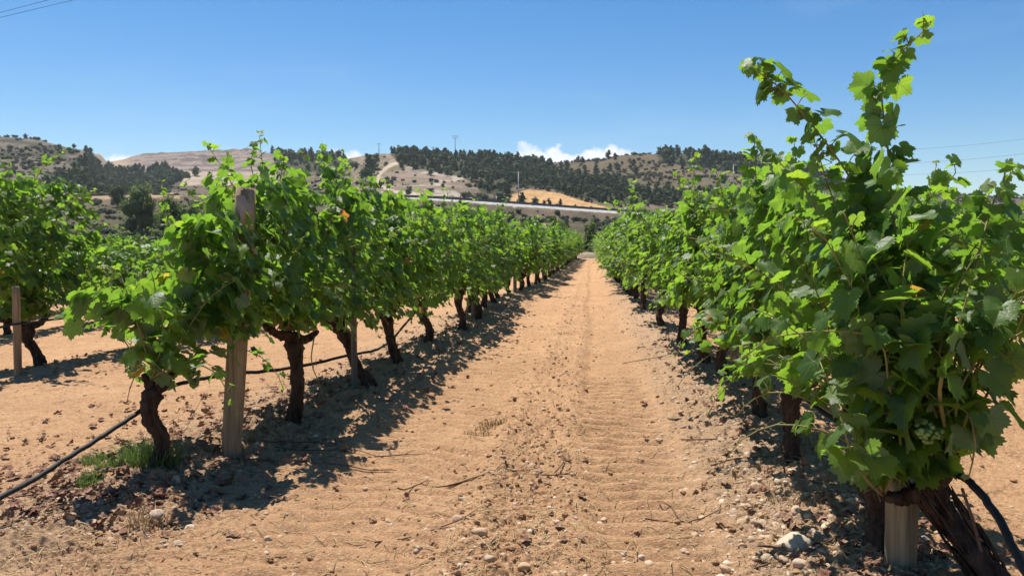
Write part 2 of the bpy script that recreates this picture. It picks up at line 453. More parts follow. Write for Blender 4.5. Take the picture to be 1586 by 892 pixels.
def make_soil():
    rows = np.concatenate([np.linspace(-9, 1.8, 24)[:-1], np.linspace(1.8, 2.6, 14)[:-1], 1 / np.linspace(1 / 2.6, 1 / 64.5, 620)])
    us = np.concatenate([-np.geomspace(9, 1.02, 40), np.linspace(-1.0, 0.85, 1500), np.geomspace(0.87, 9, 40)])
    Y, U = np.meshgrid(rows, us, indexing='ij')
    Wd = np.maximum(Y, 2.6)
    X = U * Wd
    far = np.abs(U) > 1.01
    Z = soil_z(X, Y)
    Z = np.where(far, soil_z(X, Y, False), Z)
    Z = Z - 0.5 * sstep(60.5, 64.5, Y)
    n, m = X.shape
    V = np.stack([X, Y, Z], -1).reshape(-1, 3)
    i = np.arange(n - 1)[:, None] * m + np.arange(m - 1)[None]
    Q = np.stack([i, i + 1, i + m + 1, i + m], -1).reshape(-1, 4)
    z1 = np.clip(np.exp(-((X - 0.85) / 0.35) ** 2) + np.exp(-((X - row_left(Y)) / 0.5) ** 2) * .8, 0, 1)
    a = np.stack([z1, 0 * X, 0 * X], -1).reshape(-1, 3)
    g = G(); g.add(V, None, Q, a)
    o = g.obj('ground', M_SOIL, attr='zone'); o['kind'] = 'structure'
make_soil()

# ------------------------------------------------------------------ far country: valley side, road bench, hills
ROAD_PX = [(-400, 195, 318), (-100, 180, 310), (200, 166, 305), (450, 155, 304), (660, 150, 311), (940, 165, 331), (1300, 182, 351), (1700, 205, 366), (2200, 240, 372)]
def px_of(u): return 793 + 1200 * np.tan(np.arctan(u) + YAW) / math.cos(PITCH)
def slope_y(px, py):
    return ray(px, py)[1]
SKY_PX = [(-900, 235), (-300, 222), (0, 213), (60, 217), (110, 229), (132, 232), (150, 241), (172, 250), (205, 246), (240, 241), (290, 236), (340, 236), (380, 232),
          (450, 238), (500, 244), (540, 248), (565, 242), (592, 239), (640, 240), (700, 243), (760, 247), (800, 249), (832, 255), (870, 253), (920, 250), (965, 243), (1000, 241),
          (1060, 242), (1110, 246), (1180, 254), (1250, 266), (1330, 284), (1420, 300), (1600, 306), (1900, 300), (2600, 296)]
RIDGE = [(-900, 420), (0, 340), (132, 360), (172, 560), (340, 580), (470, 470), (560, 360), (700, 375), (800, 400), (850, 440), (1000, 450), (1300, 430), (2600, 500)]
def prof(u, d):
    """height of the land at plan slope u = X/Y and depth d"""
    px = px_of(np.clip(u, -1.45, 1.35))
    rx, rd, ry = np.array(ROAD_PX, float).T
    dr = np.interp(px, rx, rd); yr = np.interp(px, rx, ry)
    wr = slope_y(px, yr)
    zr = H + wr * dr
    Rg = np.interp(px, *np.array(RIDGE, float).T)
    ysk = np.interp(px, *np.array(SKY_PX, float).T)
    zs = H + slope_y(px, ysk) * Rg
    z = np.full(np.broadcast(u, d).shape, -0.25)
    berm = 0.42 * np.exp(-((d - 63.5) / 1.6) ** 2)
    z = z + berm - .7 * (1 - sstep(58.5, 61.5, d))
    # scrub slope up to the road
    k = np.clip((d - 68) / (dr - 12 - 68), 0, 1)
    z = z + (zr - 2.2 + 0.25) * (0.55 * k + 0.45 * k * k)
    z = z + 2.2 * sstep(0, 1, (d - (dr - 12)) / 7)
    # beyond the road
    t = np.clip((d - (dr + 6)) / (Rg - dr - 6), 0, 1)
    shape = np.interp(t, [0, .12, .22, .4, .6, .8, .93, 1.0], [0, .035, .06, .22, .48, .76, .94, 1.0])
    z = z + (zs - zr) * shape
    z = np.where(d > Rg, np.maximum(z - (d - Rg) * 0.22, np.minimum(z, 2.0)), z)
    return z, dr, Rg, px, zr
def hill_z(X, Y, rough=True):
    d = np.maximum(Y, 30.0); u = X / d
    z, dr, Rg, px, zr = prof(u, d)
    if rough:
        nearroad = np.exp(-((d - dr) / 9) ** 2)
        amp = sstep(66, 110, d) * (1 - nearroad)
        b = sstep(dr + 15, dr + 90, d)
        fade = 1 - 0.75 * np.exp(-((d - Rg) / 22) ** 2)
        z = z + amp * (1 - b) * (0.9 * fbm(X / 14, d / 14, 4)) + b * fade * (5.5 * fbm(X / 75 + 3, d / 75, 3) + 1.6 * fbm(X / 17, d / 17, 4))
        quarry = sstep(190, 215, px) * (1 - sstep(400, 450, px)) * sstep(430, 500, d)
        z = z + quarry * (2.6 * np.abs(fbm(X / 7, d / 40, 4)) + 1.5 * np.sin(z / 1.6))
    return z
def mk(a, b, x): return sstep(a - b, a + b, x)
def seg_dist(px, py, pts):
    best = np.full(px.shape, 1e9)
    for (a, b), (c, d) in zip(pts[:-1], pts[1:]):
        vx, vy = c - a, d - b; L = vx * vx + vy * vy
        t = np.clip(((px - a) * vx + (py - b) * vy) / L, 0, 1)
        best = np.minimum(best, np.hypot(px - a - t * vx, py - b - t * vy))
    return best
def inside(px, py, poly):
    c = np.zeros(np.broadcast(px, py).shape, bool)
    n = len(poly)
    for i in range(n):
        x1, y1 = poly[i]; x2, y2 = poly[(i + 1) % n]
        hit = ((y1 > py) != (y2 > py)) & (px < (x2 - x1) * (py - y1) / (y2 - y1 + 1e-9) + x1)
        c ^= hit
    return c
WHEAT = [(786, 317), (793, 302), (815, 294), (838, 295), (868, 300), (900, 311), (948, 322), (948, 330), (900, 321), (850, 319)]
WOOD1 = [(600, 234), (640, 228), (700, 232), (780, 238), (830, 247), (860, 262), (905, 274), (960, 285), (1010, 292), (1100, 296), (1290, 300),
         (1290, 325), (1100, 318), (960, 318), (925, 312), (880, 303), (850, 292), (800, 290), (765, 302), (745, 300), (735, 283), (705, 272), (660, 264), (620, 255)]
WOOD2 = [(84, 285), (118, 262), (140, 240), (160, 262), (200, 268), (250, 262), (290, 270), (275, 292), (230, 300), (180, 306), (110, 300)]
WOOD3 = [(425, 228), (470, 233), (540, 246), (560, 256), (530, 268), (480, 268), (425, 262)]
WOOD4 = [(1015, 233), (1080, 232), (1130, 238), (1200, 248), (1300, 275), (1300, 300), (1160, 272), (1080, 262), (1020, 250)]
BROWN = [(845, 250), (900, 247), (960, 241), (1010, 240), (1060, 250), (1090, 262), (1060, 290), (1000, 290), (950, 282), (900, 270), (860, 262)]

def make_hills():
    us = np.concatenate([np.linspace(-1.5, -0.86, 160)[:-1], np.linspace(-0.86, 0.62, 1150), np.linspace(0.62, 1.4, 160)[1:]])
    ds = np.concatenate([np.linspace(57, 61.4, 8), np.linspace(61.5, 72, 24)[:-1], np.geomspace(72, 145, 120)[:-1], np.linspace(145, 210, 90)[:-1], np.geomspace(210, 620, 260)[:-1], np.geomspace(620, 1600, 22)])
    D, U = np.meshgrid(ds, us, indexing='ij'); X = U * D
    Z = hill_z(X, D)
    n1 = fbm(X / 9, D / 9, 4); n2 = fbm(X / 40, D / 40, 4); n3 = fbm(X / 3.0, D / 3.0, 3)
    _, dr, Rg, px, zr = prof(U, D)
    PX, PY = to_px(X, D, Z)
    jx = PX + 6 * n1; jy = PY + 3 * n1
    def col(c): return np.array(c)[None, None, :] * np.ones(PX.shape + (1,))
    def lay(C, k, c): k = np.clip(k, 0, 1)[..., None]; return C * (1 - k) + np.array(c) * k
    C = col((0.165, 0.13, 0.088))
    C = lay(C, sstep(-.1, .5, n1), (0.235, 0.185, 0.13))
    C = lay(C, sstep(0.0, .35, n2) * 0.6, (0.13, 0.115, 0.07))
    near = 1 - sstep(dr - 12, dr - 4, D)
    C = lay(C, near * sstep(-.4, .2, n1 + n2) * .8, (0.105, 0.095, 0.055))
    C = lay(C, near * sstep(.15, .5, n3) * .6, (0.20, 0.155, 0.105))
    # the steep bank just below the road, bare reddish soil
    C = lay(C, np.exp(-((D - (dr - 9)) / 4) ** 2) * sstep(-.3, .1, n1) * .6, (0.26, 0.19, 0.135))
    C = lay(C, np.exp(-((D - 64) / 2.2) ** 2), (0.50, 0.38, 0.26))
    C = lay(C, np.exp(-((D - 72) / 3) ** 2) * .5, (0.30, 0.24, 0.15))
    # gravel shoulder of the road
    C = lay(C, (np.abs(D - dr) < 6) * 1.0, (0.40, 0.35, 0.28))
    beyond = (D > dr + 8)
    # pale eroded hill in the middle left
    pale = mk(525, 25, jx) * (1 - mk(735, 30, jx)) * beyond
    C = lay(C, pale * (0.45 + .5 * sstep(-.25, .25, n1)), (0.36, 0.275, 0.205))
    C = lay(C, pale * sstep(-.05, .2, n3 + n1) * (1 - mk(300, 20, jy)) * .8, (0.20, 0.17, 0.10))
    C = lay(C, beyond * mk(640, 20, jx) * (1 - mk(770, 25, jx)) * sstep(.0, .25, n1) * .9, (0.50, 0.42, 0.34))
    C = lay(C, (seg_dist(jx, PY, [(610, 274), (640, 271), (700, 277)]) < 3.2) * 1.0, (0.33, 0.24, 0.19))
    C = lay(C, (seg_dist(PX, PY, [(652, 302), (612, 297), (592, 290), (584, 282), (589, 268), (602, 258), (615, 252)]) < 2.6) * 1.0, (0.56, 0.45, 0.33))
    C = lay(C, (seg_dist(PX, PY, [(770, 305), (785, 311), (797, 320)]) < 2.0) * 1.0, (0.52, 0.42, 0.32))
    # quarry
    q = mk(198, 8, jx) * (1 - mk(425, 20, jx)) * (PY < 288) * beyond
    C = lay(C, q * 0.95, (0.34, 0.265, 0.215))
    C = lay(C, q * sstep(-.1, .1, np.sin(Z * 1.1) * .5 + n1), (0.20, 0.165, 0.15))
    C = lay(C, q * (PY > 266) * .8, (0.50, 0.39, 0.29))
    sand = mk(128, 4, jx - (jy - 245) * .25) * (1 - mk(200, 14, jx)) * (jy < 281) * (D > 300)
    C = lay(C, sand, (0.42, 0.315, 0.22))
    C = lay(C, inside(jx, jy, [(90, 300), (175, 297), (280, 300), (280, 309), (100, 309)]) * .9, (0.50, 0.345, 0.21))
    # left hill, scrubby
    lh = (1 - mk(128, 6, jx)) * beyond * (PY < 300)
    C = lay(C, lh * (.4 + .5 * sstep(-.2, .3, n3)), (0.21, 0.175, 0.13))
    C = lay(C, lh * sstep(-.1, .15, n1) * .9, (0.085, 0.08, 0.055))
    # brown hill at the right of the clouds
    br = inside(jx, jy, BROWN)
    C = lay(C, br * 1.0, (0.17, 0.13, 0.08))
    C = lay(C, br * sstep(0, .3, n1) * .6, (0.12, 0.10, 0.06))
    for wd in (WOOD1, WOOD2, WOOD3, WOOD4):
        C = lay(C, (inside(jx, jy, wd) & beyond) * .85, (0.06, 0.065, 0.035))
    C = lay(C, (inside(PX + n1 * 2, PY + n1, WHEAT) & beyond) * 1.0, (0.60, 0.36, 0.165))
    C = lay(C, (D > 620) * 1.0, (0.2, 0.17, 0.12))
    n, m = X.shape
    V = np.stack([X, D, Z], -1).reshape(-1, 3)
    i = np.arange(n - 1)[:, None] * m + np.arange(m - 1)[None]
    Q = np.stack([i, i + 1, i + m + 1, i + m], -1).reshape(-1, 4)
    g = G(); g.add(V, None, Q)
    me = g.mesh('hills', M_HILL)
    ca = me.color_attributes.new('cover', 'FLOAT_COLOR', 'POINT')
    ca.data.foreach_set('color', np.concatenate([C.reshape(-1, 3), np.ones((n * m, 1))], 1).astype(np.float32).ravel())
    o = link('hills', me); o['kind'] = 'structure'
make_hills()

# ------------------------------------------------------------------ road with its barrier
def make_road():
    rx, rd, ry = np.array(ROAD_PX, float).T
    us = np.linspace(-0.42, 1.0, 260)
    px = px_of(us)
    d = np.interp(px, rx, rd); z = H + slope_y(px, np.interp(px, rx, ry)) * d
    P = np.stack([us * d, d, z], -1)
    k = np.ones(21) / 21
    for c in range(3):
        P[10:-10, c] = np.convolve(P[:, c], k, 'valid')
    T = unit(np.gradient(P[:, :2], axis=0)); N = np.stack([-T[:, 1], T[:, 0]], -1)
    def strip(a, b, za, zb):
        A = np.column_stack([P[:, :2] + N * a, P[:, 2] + za]); B = np.column_stack([P[:, :2] + N * b, P[:, 2] + zb])
        i = np.arange(len(P) - 1)
        return np.vstack([A, B]), np.stack([i, i + 1, i + 1 + len(P), i + len(P)], -1)
    g = G()
    for a, b, za, zb in ((-3.9, 3.6, .10, .17), (3.6, 5.2, .17, -.6)):
        v, q = strip(a, b, za, zb); g.add(v, None, q)
    g.obj('road', M_ASPH)['kind'] = 'structure'
    g = G()
    v, q = strip(-3.3, -3.18, .110, .111); g.add(v, None, q)
    v, q = strip(3.18, 3.3, .171, .172); g.add(v, None, q)
    g.obj('road_marking', M_LINE)['kind'] = 'structure'
    # parapet kerb on the near side
    g = G()
    prof_ = [(-5.1, -.25), (-4.25, .36), (-3.95, .36), (-3.95, .0)]
    for (a, za), (b, zb) in zip(prof_[:-1], prof_[1:]):
        v, q = strip(a, b, za, zb); g.add(v, None, q)
    root = empty('road_barrier', tuple(P[130]))
    tag(root, 'long pale roadside barrier above the scrubby bank, steel rail on concrete kerb', 'barrier')
    o = g.obj('concrete_kerb', M_CONC); o.parent = root; o.matrix_parent_inverse = Matrix.Translation(-Vector(P[130]))
    g = G()
    for a, b, za, zb in ((-4.02, -4.02, .40, .56), (-4.02, -3.97, .56, .56), (-4.02, -4.08, .56, .70), (-4.08, -4.02, .70, .86)):
        v, q = strip(a, b, za, zb); g.add(v, None, q)
    o = g.obj('guard_rail', M_STEEL); o.parent = root; o.matrix_parent_inverse = Matrix.Translation(-Vector(P[130]))
    i0 = 0; g = G()
    L = np.concatenate([[0], np.cumsum(np.linalg.norm(np.diff(P, axis=0), axis=1))])
    for s in np.arange(2, L[-1], 4.0):
        x = np.interp(s, L, P[:, 0]); y = np.interp(s, L, P[:, 1]); zz = np.interp(s, L, P[:, 2])
        nx = np.interp(s, L, N[:, 0]); ny = np.interp(s, L, N[:, 1])
        cx, cy = x - nx * 4.12, y - ny * 4.12
        box(g, cx - .06, cx + .06, cy - .03, cy + .03, zz + .3, zz + .84)
    o = g.obj('rail_posts', M_STEEL); o['kind'] = 'stuff'; o.parent = root; o.matrix_parent_inverse = Matrix.Translation(-Vector(P[130]))
make_road()

def make_haze():
    g = G(); box(g, -2500, 2500, -80, 1650, -14, 125)
    m = bpy.data.materials.new('haze'); m.use_nodes = True; n = m.node_tree.nodes; n.clear()
    v = n.new('ShaderNodeVolumePrincipled'); v.inputs['Color'].default_value = (0.86, 0.93, 1, 1); v.inputs['Density'].default_value = 0.00016
    v.inputs['Anisotropy'].default_value = 0.3
    o = n.new('ShaderNodeOutputMaterial'); m.node_tree.links.new(v.outputs[0], o.inputs['Volume'])
    ob = g.obj('haze', m, smooth=False); ob['kind'] = 'stuff'
make_haze()
# ------------------------------------------------------------------ trees and shrubs
def blob_leaves(g, n, cen, rad, r, leaf, nclump=14, tint=(0.1, 0.7), flat=1.0, shell=0.55):
    """n leaf sprays in uneven clumps through an ellipsoid"""
    cc = unit(r.normal(size=(nclump, 3))) * (r.uniform(0.25, 0.85, (nclump, 1)) ** .6)
    cr = r.uniform(0.28, 0.5, nclump)
    k = r.integers(0, nclump, n)
    dirs = unit(r.normal(size=(n, 3)))
    p = cc[k] + dirs * cr[k][:, None] * r.uniform(shell, 1.0, (n, 1))
    p = p * np.asarray(rad) + np.asarray(cen)
    nrm = unit(dirs * .9 + r.normal(size=(n, 3)) * .6 + np.array([0, 0, .35]))
    a = unit(np.cross(nrm, r.normal(size=(n, 3)))); b = np.cross(nrm, a)
    s = leaf * r.uniform(.6, 1.3, (n, 1))
    V = np.stack([p - a * s, p + b * s * .7, p + a * s, p - b * s * .7], 1)
    ct = r.uniform(tint[0], tint[1], nclump)
    tt = np.clip(ct[k] + r.normal(size=n) * .1, 0, .84)
    at_ = np.zeros((n, 4, 3)); at_[..., 2] = tt[:, None]
    i = np.arange(n)[:, None] * 4
    g.add(V.reshape(-1, 3), None, i + np.array([[0, 1, 2, 3]]), at_.reshape(-1, 3))
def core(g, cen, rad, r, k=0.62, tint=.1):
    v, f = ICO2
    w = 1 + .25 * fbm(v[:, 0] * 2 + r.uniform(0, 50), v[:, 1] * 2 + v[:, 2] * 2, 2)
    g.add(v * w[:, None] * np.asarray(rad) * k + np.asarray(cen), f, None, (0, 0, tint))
def pine_parts(seed, h, detail=1.0):
    r = np.random.default_rng(seed)
    crown = G(); lean = r.uniform(-.04, .04, 2) * h
    kind = seed % 3
    if kind == 0: lay_ = [(0.30, .33, .26), (0.58, .32, .26), (0.82, .22, .2)]
    elif kind == 1: lay_ = [(0.36, .40, .3), (0.66, .36, .3)]
    else: lay_ = [(0.26, .34, .22), (0.50, .31, .22), (.72, .23, .2), (.9, .12, .12)]
    for (zc, rr, hh) in lay_:
        cen = (lean[0] * zc + r.uniform(-.05, .05) * h, lean[1] * zc + r.uniform(-.05, .05) * h, zc * h)
        rad = (rr * h * r.uniform(.85, 1.15), rr * h * r.uniform(.85, 1.15), hh * h)
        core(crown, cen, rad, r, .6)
        blob_leaves(crown, int(230 * detail), cen, rad, r, .045 * h / detail ** .4, 9, (0.0, .7))
    trunk = G(); tube(trunk, smooth_path([(0, 0, -.3), (lean[0] * .4, lean[1] * .4, .4 * h), (lean[0], lean[1], .8 * h)], 7), np.linspace(.035 * h, .012 * h, 7), 6)
    return crown, trunk
def shrub_parts(seed, h, n=260, leaf=.09, mater=None):
    r = np.random.default_rng(seed); crown = G()
    for k in range(3):
        cen = (r.uniform(-.3, .3) * h, r.uniform(-.3, .3) * h, h * r.uniform(.38, .52)); rad = np.array([.55, .55, .46]) * h * r.uniform(.8, 1.1)
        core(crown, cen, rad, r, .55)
        blob_leaves(crown, n // 3, cen, rad, r, leaf * h, 8, (.05, .75))
    return crown

PINES = [pine_parts(s, 1.0) for s in range(6)]
PINE_ME = [(c.mesh('crown', M_PINE, False, 'leaf'), t.mesh('trunk', M_PTRUNK)) for c, t in PINES]
SHRUBS = [shrub_parts(20 + s, 1.0) for s in range(5)]
SHRUB_ME = [c.mesh('shrub', M_BUSH, False, 'leaf') for c in SHRUBS]
SCRUB_ME = [c.mesh('shrub', M_SCRUB, False, 'leaf') for c in SHRUBS]
DARK_ME = [c.mesh('shrub', M_PINE, False, 'leaf') for c in SHRUBS]

def merged(protos, items):
    g = G()
    for k, x, y, z, s, a in items:
        V = np.concatenate(protos[k].v); A = np.concatenate(protos[k].a)
        ca, sa = math.cos(a), math.sin(a)
        W_ = np.stack([V[:, 0] * ca - V[:, 1] * sa, V[:, 0] * sa + V[:, 1] * ca, V[:, 2]], -1) * s + (x, y, z)
        t = np.concatenate(protos[k].t) if protos[k].t else None
        q = np.concatenate(protos[k].q) if protos[k].q else None
        g.add(W_, t, q, A)
    return g
def scatter_ud(n, u0, u1, d0, d1, r):
    u = r.uniform(u0, u1, n); d = np.sqrt(r.uniform(d0 * d0, d1 * d1, n))
    X = u * d; Z = hill_z(X, d)
    _, dr, Rg, px, _ = prof(u, d)
    PX, PY = to_px(X, d, Z)
    return X, d, Z, PX, PY, dr, Rg

wood_items = []; tree_items = []; scrub_items = []
def plan_vegetation():
    r = np.random.default_rng(11)
    X, D, Z, PX, PY, dr, Rg = scatter_ud(60000, -1.0, .65, 190, 600, r)
    den = np.zeros(len(X)); size = np.full(len(X), 4.0)
    n8 = fbm(X / 30, D / 30, 4); PX = PX + 12 * n8; PY = PY + 9 * n8
    den[:] = np.where((n8 > .12), .05, .01)
    for poly, dd, lab in ((WOOD1, .80, 0), (WOOD2, .9, 1), (WOOD3, .16, 2), (WOOD4, .4, 3)):
        ins_ = inside(PX, PY, poly); den[ins_] = dd
    lab_ = np.select([inside(PX, PY, WOOD1), inside(PX, PY, WOOD2), inside(PX, PY, WOOD3), inside(PX, PY, WOOD4)], [0, 1, 2, 3], -1)
    ok = (D < Rg + 8) & (D > dr + 12)
    wheat = inside(PX, PY + 1, WHEAT)
    keep = ok & ~wheat & ~((lab_ < 0) & (PX > 150) & (PX < 430)) & (r.uniform(size=len(X)) < den * .55)
    for i in np.where(keep)[0]:
        s = r.uniform(1.8, 5.0) * (D[i] / 400) ** .6
        tree_items.append((int(r.integers(0, 6)), X[i], D[i], Z[i] - .15, s, r.uniform(0, 6.28), int(lab_[i])))
    # scattered trees placed where the photograph has them (x, y of the foot, height in px)
    for (px, py, hp) in [(803, 268, 13), (578, 285, 0), (580, 262, 18), (592, 280, 0), (572, 272, 22), (566, 282, 20), (590, 291, 10), (775, 316, 16), (808, 320, 17), (829, 319, 12), (843, 321, 9),
                         (851, 320, 9), (868, 318, 7), (878, 261, 10), (923, 270, 11), (908, 262, 5), (945, 265, 9), (955, 262, 8), (785, 303, 18), (1042, 252, 12), (1090, 252, 24), (1098, 250, 18),
                         (960, 245, 5), (893, 251, 6), (903, 251, 5), (250, 250, 5), (302, 238, 6), (302, 273, 14), (325, 283, 13), (452, 244, 13), (55, 216, 8), (70, 218, 6), (88, 222, 6), (125, 228, 6),
                         (115, 228, 9), (105, 226, 8), (30, 214, 6), (12, 214, 7), (40, 214, 9), (1010, 245, 7), (1027, 243, 10), (760, 242, 9), (775, 243, 10), (757, 244, 11), (660, 236, 9), (665, 236, 10), (738, 242, 7)]:
        if hp == 0: continue
        d = None
        u = float(ray(px, py)[0])
        ds = np.linspace(195, 600, 900); zz = hill_z(u * ds, ds)
        _, yy = to_px(u * ds, ds, zz)
        vis = np.where(yy <= py)[0]
        i = vis[0] if len(vis) else int(np.argmin(yy))
        if py < 318 or True:
            s = hp * (1.5 if py > 255 else 1.15) * ds[i] / 1200
            tree_items.append((int(r.integers(0, 6)) if py > 255 else 1, u * ds[i], ds[i], zz[i] - .1, s, r.uniform(0, 6), 9))
    # low scrub over the open land
    X, D, Z, PX, PY, dr, Rg = scatter_ud(52000, -1.0, .65, 68, 590, r)
    n = fbm(X / 16, D / 16, 3)
    ok = (np.abs(D - dr) > 8) & (D < Rg + 5) & ~inside(PX, PY, WHEAT) & ((n > -.12) | (D < dr) & (n > -.4))
    pale = (PX > 540) & (PX < 720) & (D > dr) & (r.uniform(size=len(X)) < .8)
    q = (PX > 135) & (PX < 430) & (D > 300) & (PY < 290)
    woods = lab_ >= 0
    dens = np.where(D < dr, .95, np.where(PX < 132, .85, .6))
    keep = ok & ~pale & ~q & (r.uniform(size=len(X)) < dens)
    for i in np.where(keep)[0]:
        s = (.35 + 1.1 * r.uniform() ** 2) * (1.1 if D[i] < dr[i] else 1.5)
        scrub_items.append((int(r.integers(0, 5)), X[i], D[i], Z[i] - .1, s, r.uniform(0, 6.28)))
plan_vegetation()

def plant_hills():
    r = np.random.default_rng(4)
    names = {0: ('dark green pine in the wood covering the middle hill', 'pines of the wood on the middle hill'),
             1: ('dark pine in the grove at the foot of the sandy slope on the left', 'pines in the grove below the sandy slope'),
             2: ('dark pine on the low ridge between the quarry and the pale eroded hill', 'pines on the low ridge by the quarry'),
             3: ('dark pine along the crest of the hill right of the clouds', 'pines along the right hand crest'),
             9: ('lone dark tree standing apart from the woods on the open hillside', 'lone trees on the open hillsides')}
    single = [t for t in tree_items if t[6] in (9, -1)]
    names[-1] = names[9]
    single = sorted(single, key=lambda t: -t[4] / t[2])[:150]
    rest = sorted([t for t in tree_items if t[6] not in (9, -1)], key=lambda t: -t[4] / t[2])
    ind = single + rest[:290 - len(single)]
    extra = rest[290 - len(single):]
    for (k, x, y, z, s, a, lab) in ind:
        c, tr = PINE_ME[k]
        o = empty('pine_tree', (x, y, z), a); o.scale = (s, s, s * r.uniform(.75, 1.0))
        link('crown', c, o); link('trunk', tr, o)
        tag(o, names[lab][0], 'tree', names[lab][1])
    if extra:
        g = merged([c for c, _ in PINES], [t[:6] for t in extra])
        o = g.obj('pine_wood', M_PINE, smooth=False, attr='leaf'); tag(o, 'dark mass of smaller pines filling the far off wood on the hills', 'wood', kind='stuff')
    sc = sorted(scrub_items, key=lambda t: -t[4] / t[2])
    near_, far_ = sc[:285], sc[285:]
    for i, (k, x, y, z, s, a) in enumerate(near_):
        me = (SCRUB_ME if i % 3 else SHRUB_ME)[k]
        o = link('shrub', me); o.location = (x, y, z); o.rotation_euler = (0, 0, a); o.scale = (s, s, s * .8)
        if i % 3: tag(o, 'low olive brown shrub on the scrubby bank below the road', 'shrub', 'olive brown shrubs on the bank below the road')
        else: tag(o, 'low dark green shrub on the scrubby bank below the road', 'shrub', 'green shrubs on the bank below the road')
    g = merged(SHRUBS, far_)
    o = g.obj('scrub', M_SCRUB, smooth=False, attr='leaf'); tag(o, 'low scrub dotted over the dry slopes of the valley and hills', 'scrub', kind='stuff')
    print('trees', len(ind), len(extra), 'scrub', len(near_), len(far_))
plant_hills()

def valley_bush(px, py_top, width_px, d, label, seed, stems=5, dark=False, n=3800):
    """a leafy bush standing in the valley just beyond the vineyard"""
    r = np.random.default_rng(seed)
    p = at(px, py_top, d); z0 = float(hill_z(np.array(p.x), np.array(d))); h = p.z - z0; w = width_px * d / 1200 / 2
    o = empty('leafy_bush', (p.x, d, z0)); g = G()
    for k in range(9):
        a = r.uniform(0, 6.28); q = r.uniform(0, .62) * w
        zc = h * (.22 + .58 * (k + .5) / 9); rr = w * r.uniform(.42, .6) * (1.1 - .45 * max(0, zc / h - .5) / .5)
        if zc > .6 * h: q *= .6
        cen = (math.cos(a) * q, math.sin(a) * q, zc); rad = (rr, rr, min(h * .3, rr * 1.3))
        core(g, cen, rad, r, .5)
        blob_leaves(g, n // 9, cen, rad, r, .10, 12, (.1, .8))
    link('crown', g.mesh('crown', M_PINE if dark else M_BUSH, False, 'leaf'), o)
    g = G()
    for k in range(stems):
        a = r.uniform(0, 6.28)
        tube(g, smooth_path([(0, 0, -.2), (math.cos(a) * w * .2, math.sin(a) * w * .2, h * .3), (math.cos(a) * w * .5, math.sin(a) * w * .5, h * .7)], 6), np.linspace(.09, .03, 6), 6)
    link('trunk', g.mesh('trunk', M_PTRUNK), o)
    tag(o, label, 'bush')
valley_bush(222, 281, 78, 92, 'large round green bush behind the vines left of centre, below the dark grove', 1)
valley_bush(268, 303, 70, 88, 'lower loose green bush just right of the large round one', 2)
valley_bush(303, 312, 46, 84, 'thin pale green sapling bush behind the vines beside the wooden post', 3, n=1800)
valley_bush(183, 284, 40, 150, 'dull brown green shrub at the edge of the tan field strip', 4, dark=True)
valley_bush(545, 296, 52, 95, 'green bushy treetop rising behind the vines below the pale hill', 5)
valley_bush(596, 292, 42, 98, 'tall green bushy treetop right of its neighbour behind the vines', 6)
valley_bush(632, 300, 44, 96, 'rightmost bushy green treetop showing over the left vines', 7)
valley_bush(915, 343, 34, 78, 'rounded olive bush at the far end of the path on the right side', 8)
valley_bush(858, 335, 50, 100, 'broad low olive bush on the bank behind the tiled hut', 9)
valley_bush(690, 322, 40, 120, 'small olive bush just under the left end of the road barrier', 10)
valley_bush(1010, 345, 60, 80, 'olive bush behind the right vines beyond the field', 12)

# ------------------------------------------------------------------ grape leaves
ANCH = {'hi': [(0, 1.0), (12, .90), (25, .72), (38, .86), (52, .95), (65, .82), (79, .64), (92, .70), (108, .78), (124, .68), (142, .56), (158, .46), (173, .14)],
        'mid': [(0, 1.0), (14, .86), (26, .70), (40, .84), (53, .95), (66, .78), (80, .63), (106, .76), (128, .62), (150, .52), (172, .14)],
        'low': [(0, 1.0), (27, .64), (53, .92), (80, .54), (106, .70), (150, .5)]}
def leaf_proto(level, r):
    A = np.array(ANCH[level], float)
    if level == 'hi':
        ph = np.linspace(-173, 173, 57); rr = np.interp(np.abs(ph), A[:, 0], A[:, 1]) * (1 + .065 * np.where(np.arange(57) % 2, -1, 1) * (np.abs(ph) < 168))
    else:
        ph = np.concatenate([-A[::-1, 0], A[1:, 0]]); rr = np.concatenate([A[::-1, 1], A[1:, 1]])
        if level == 'mid': rr = rr * r.uniform(.93, 1.07, len(rr))
    n = len(ph); p = np.radians(ph)
    fold = r.uniform(-.05, .38); droop = r.uniform(.02, .35); wave = r.uniform(.04, .13); w1 = r.uniform(0, 6.28); skew = r.uniform(-.12, .12)
    def surf(k, rr, p):
        x = np.sin(p) * rr * k; y = np.cos(p) * rr * k
        z = fold * np.abs(x) - droop * (y * np.abs(y) * .8 + x * x) + wave * np.sin(4 * p + w1) * (rr * k) ** 2 + skew * x * y
        return np.stack([x, y, z], -1)
    rings = {'hi': (.45, .78, 1.0), 'mid': (.6, 1.0), 'low': (1.0,)}[level]
    V = [np.zeros((1, 3))]; T = []
    for k in rings: V.append(surf(k, rr if k == 1 else rr * 0 + np.interp(np.abs(ph), A[:, 0], A[:, 1]) * .98, p))
    i = np.arange(n - 1)
    T.append(np.stack([0 * i, 1 + i + 1, 1 + i], -1))
    for j in range(len(rings) - 1):
        a = 1 + j * n + i; b = a + n
        T.append(np.stack([a, a + 1, b + 1], -1)); T.append(np.stack([a, b + 1, b], -1))
    V = np.concatenate(V); T = np.concatenate(T)
    e1 = V[T[0][1]] - V[T[0][0]]; e2 = V[T[0][2]] - V[T[0][0]]
    return V, T
_pr = np.random.default_rng(5)
LEAVES = {k: [leaf_proto(k, _pr) for _ in range(14)] for k in ANCH}
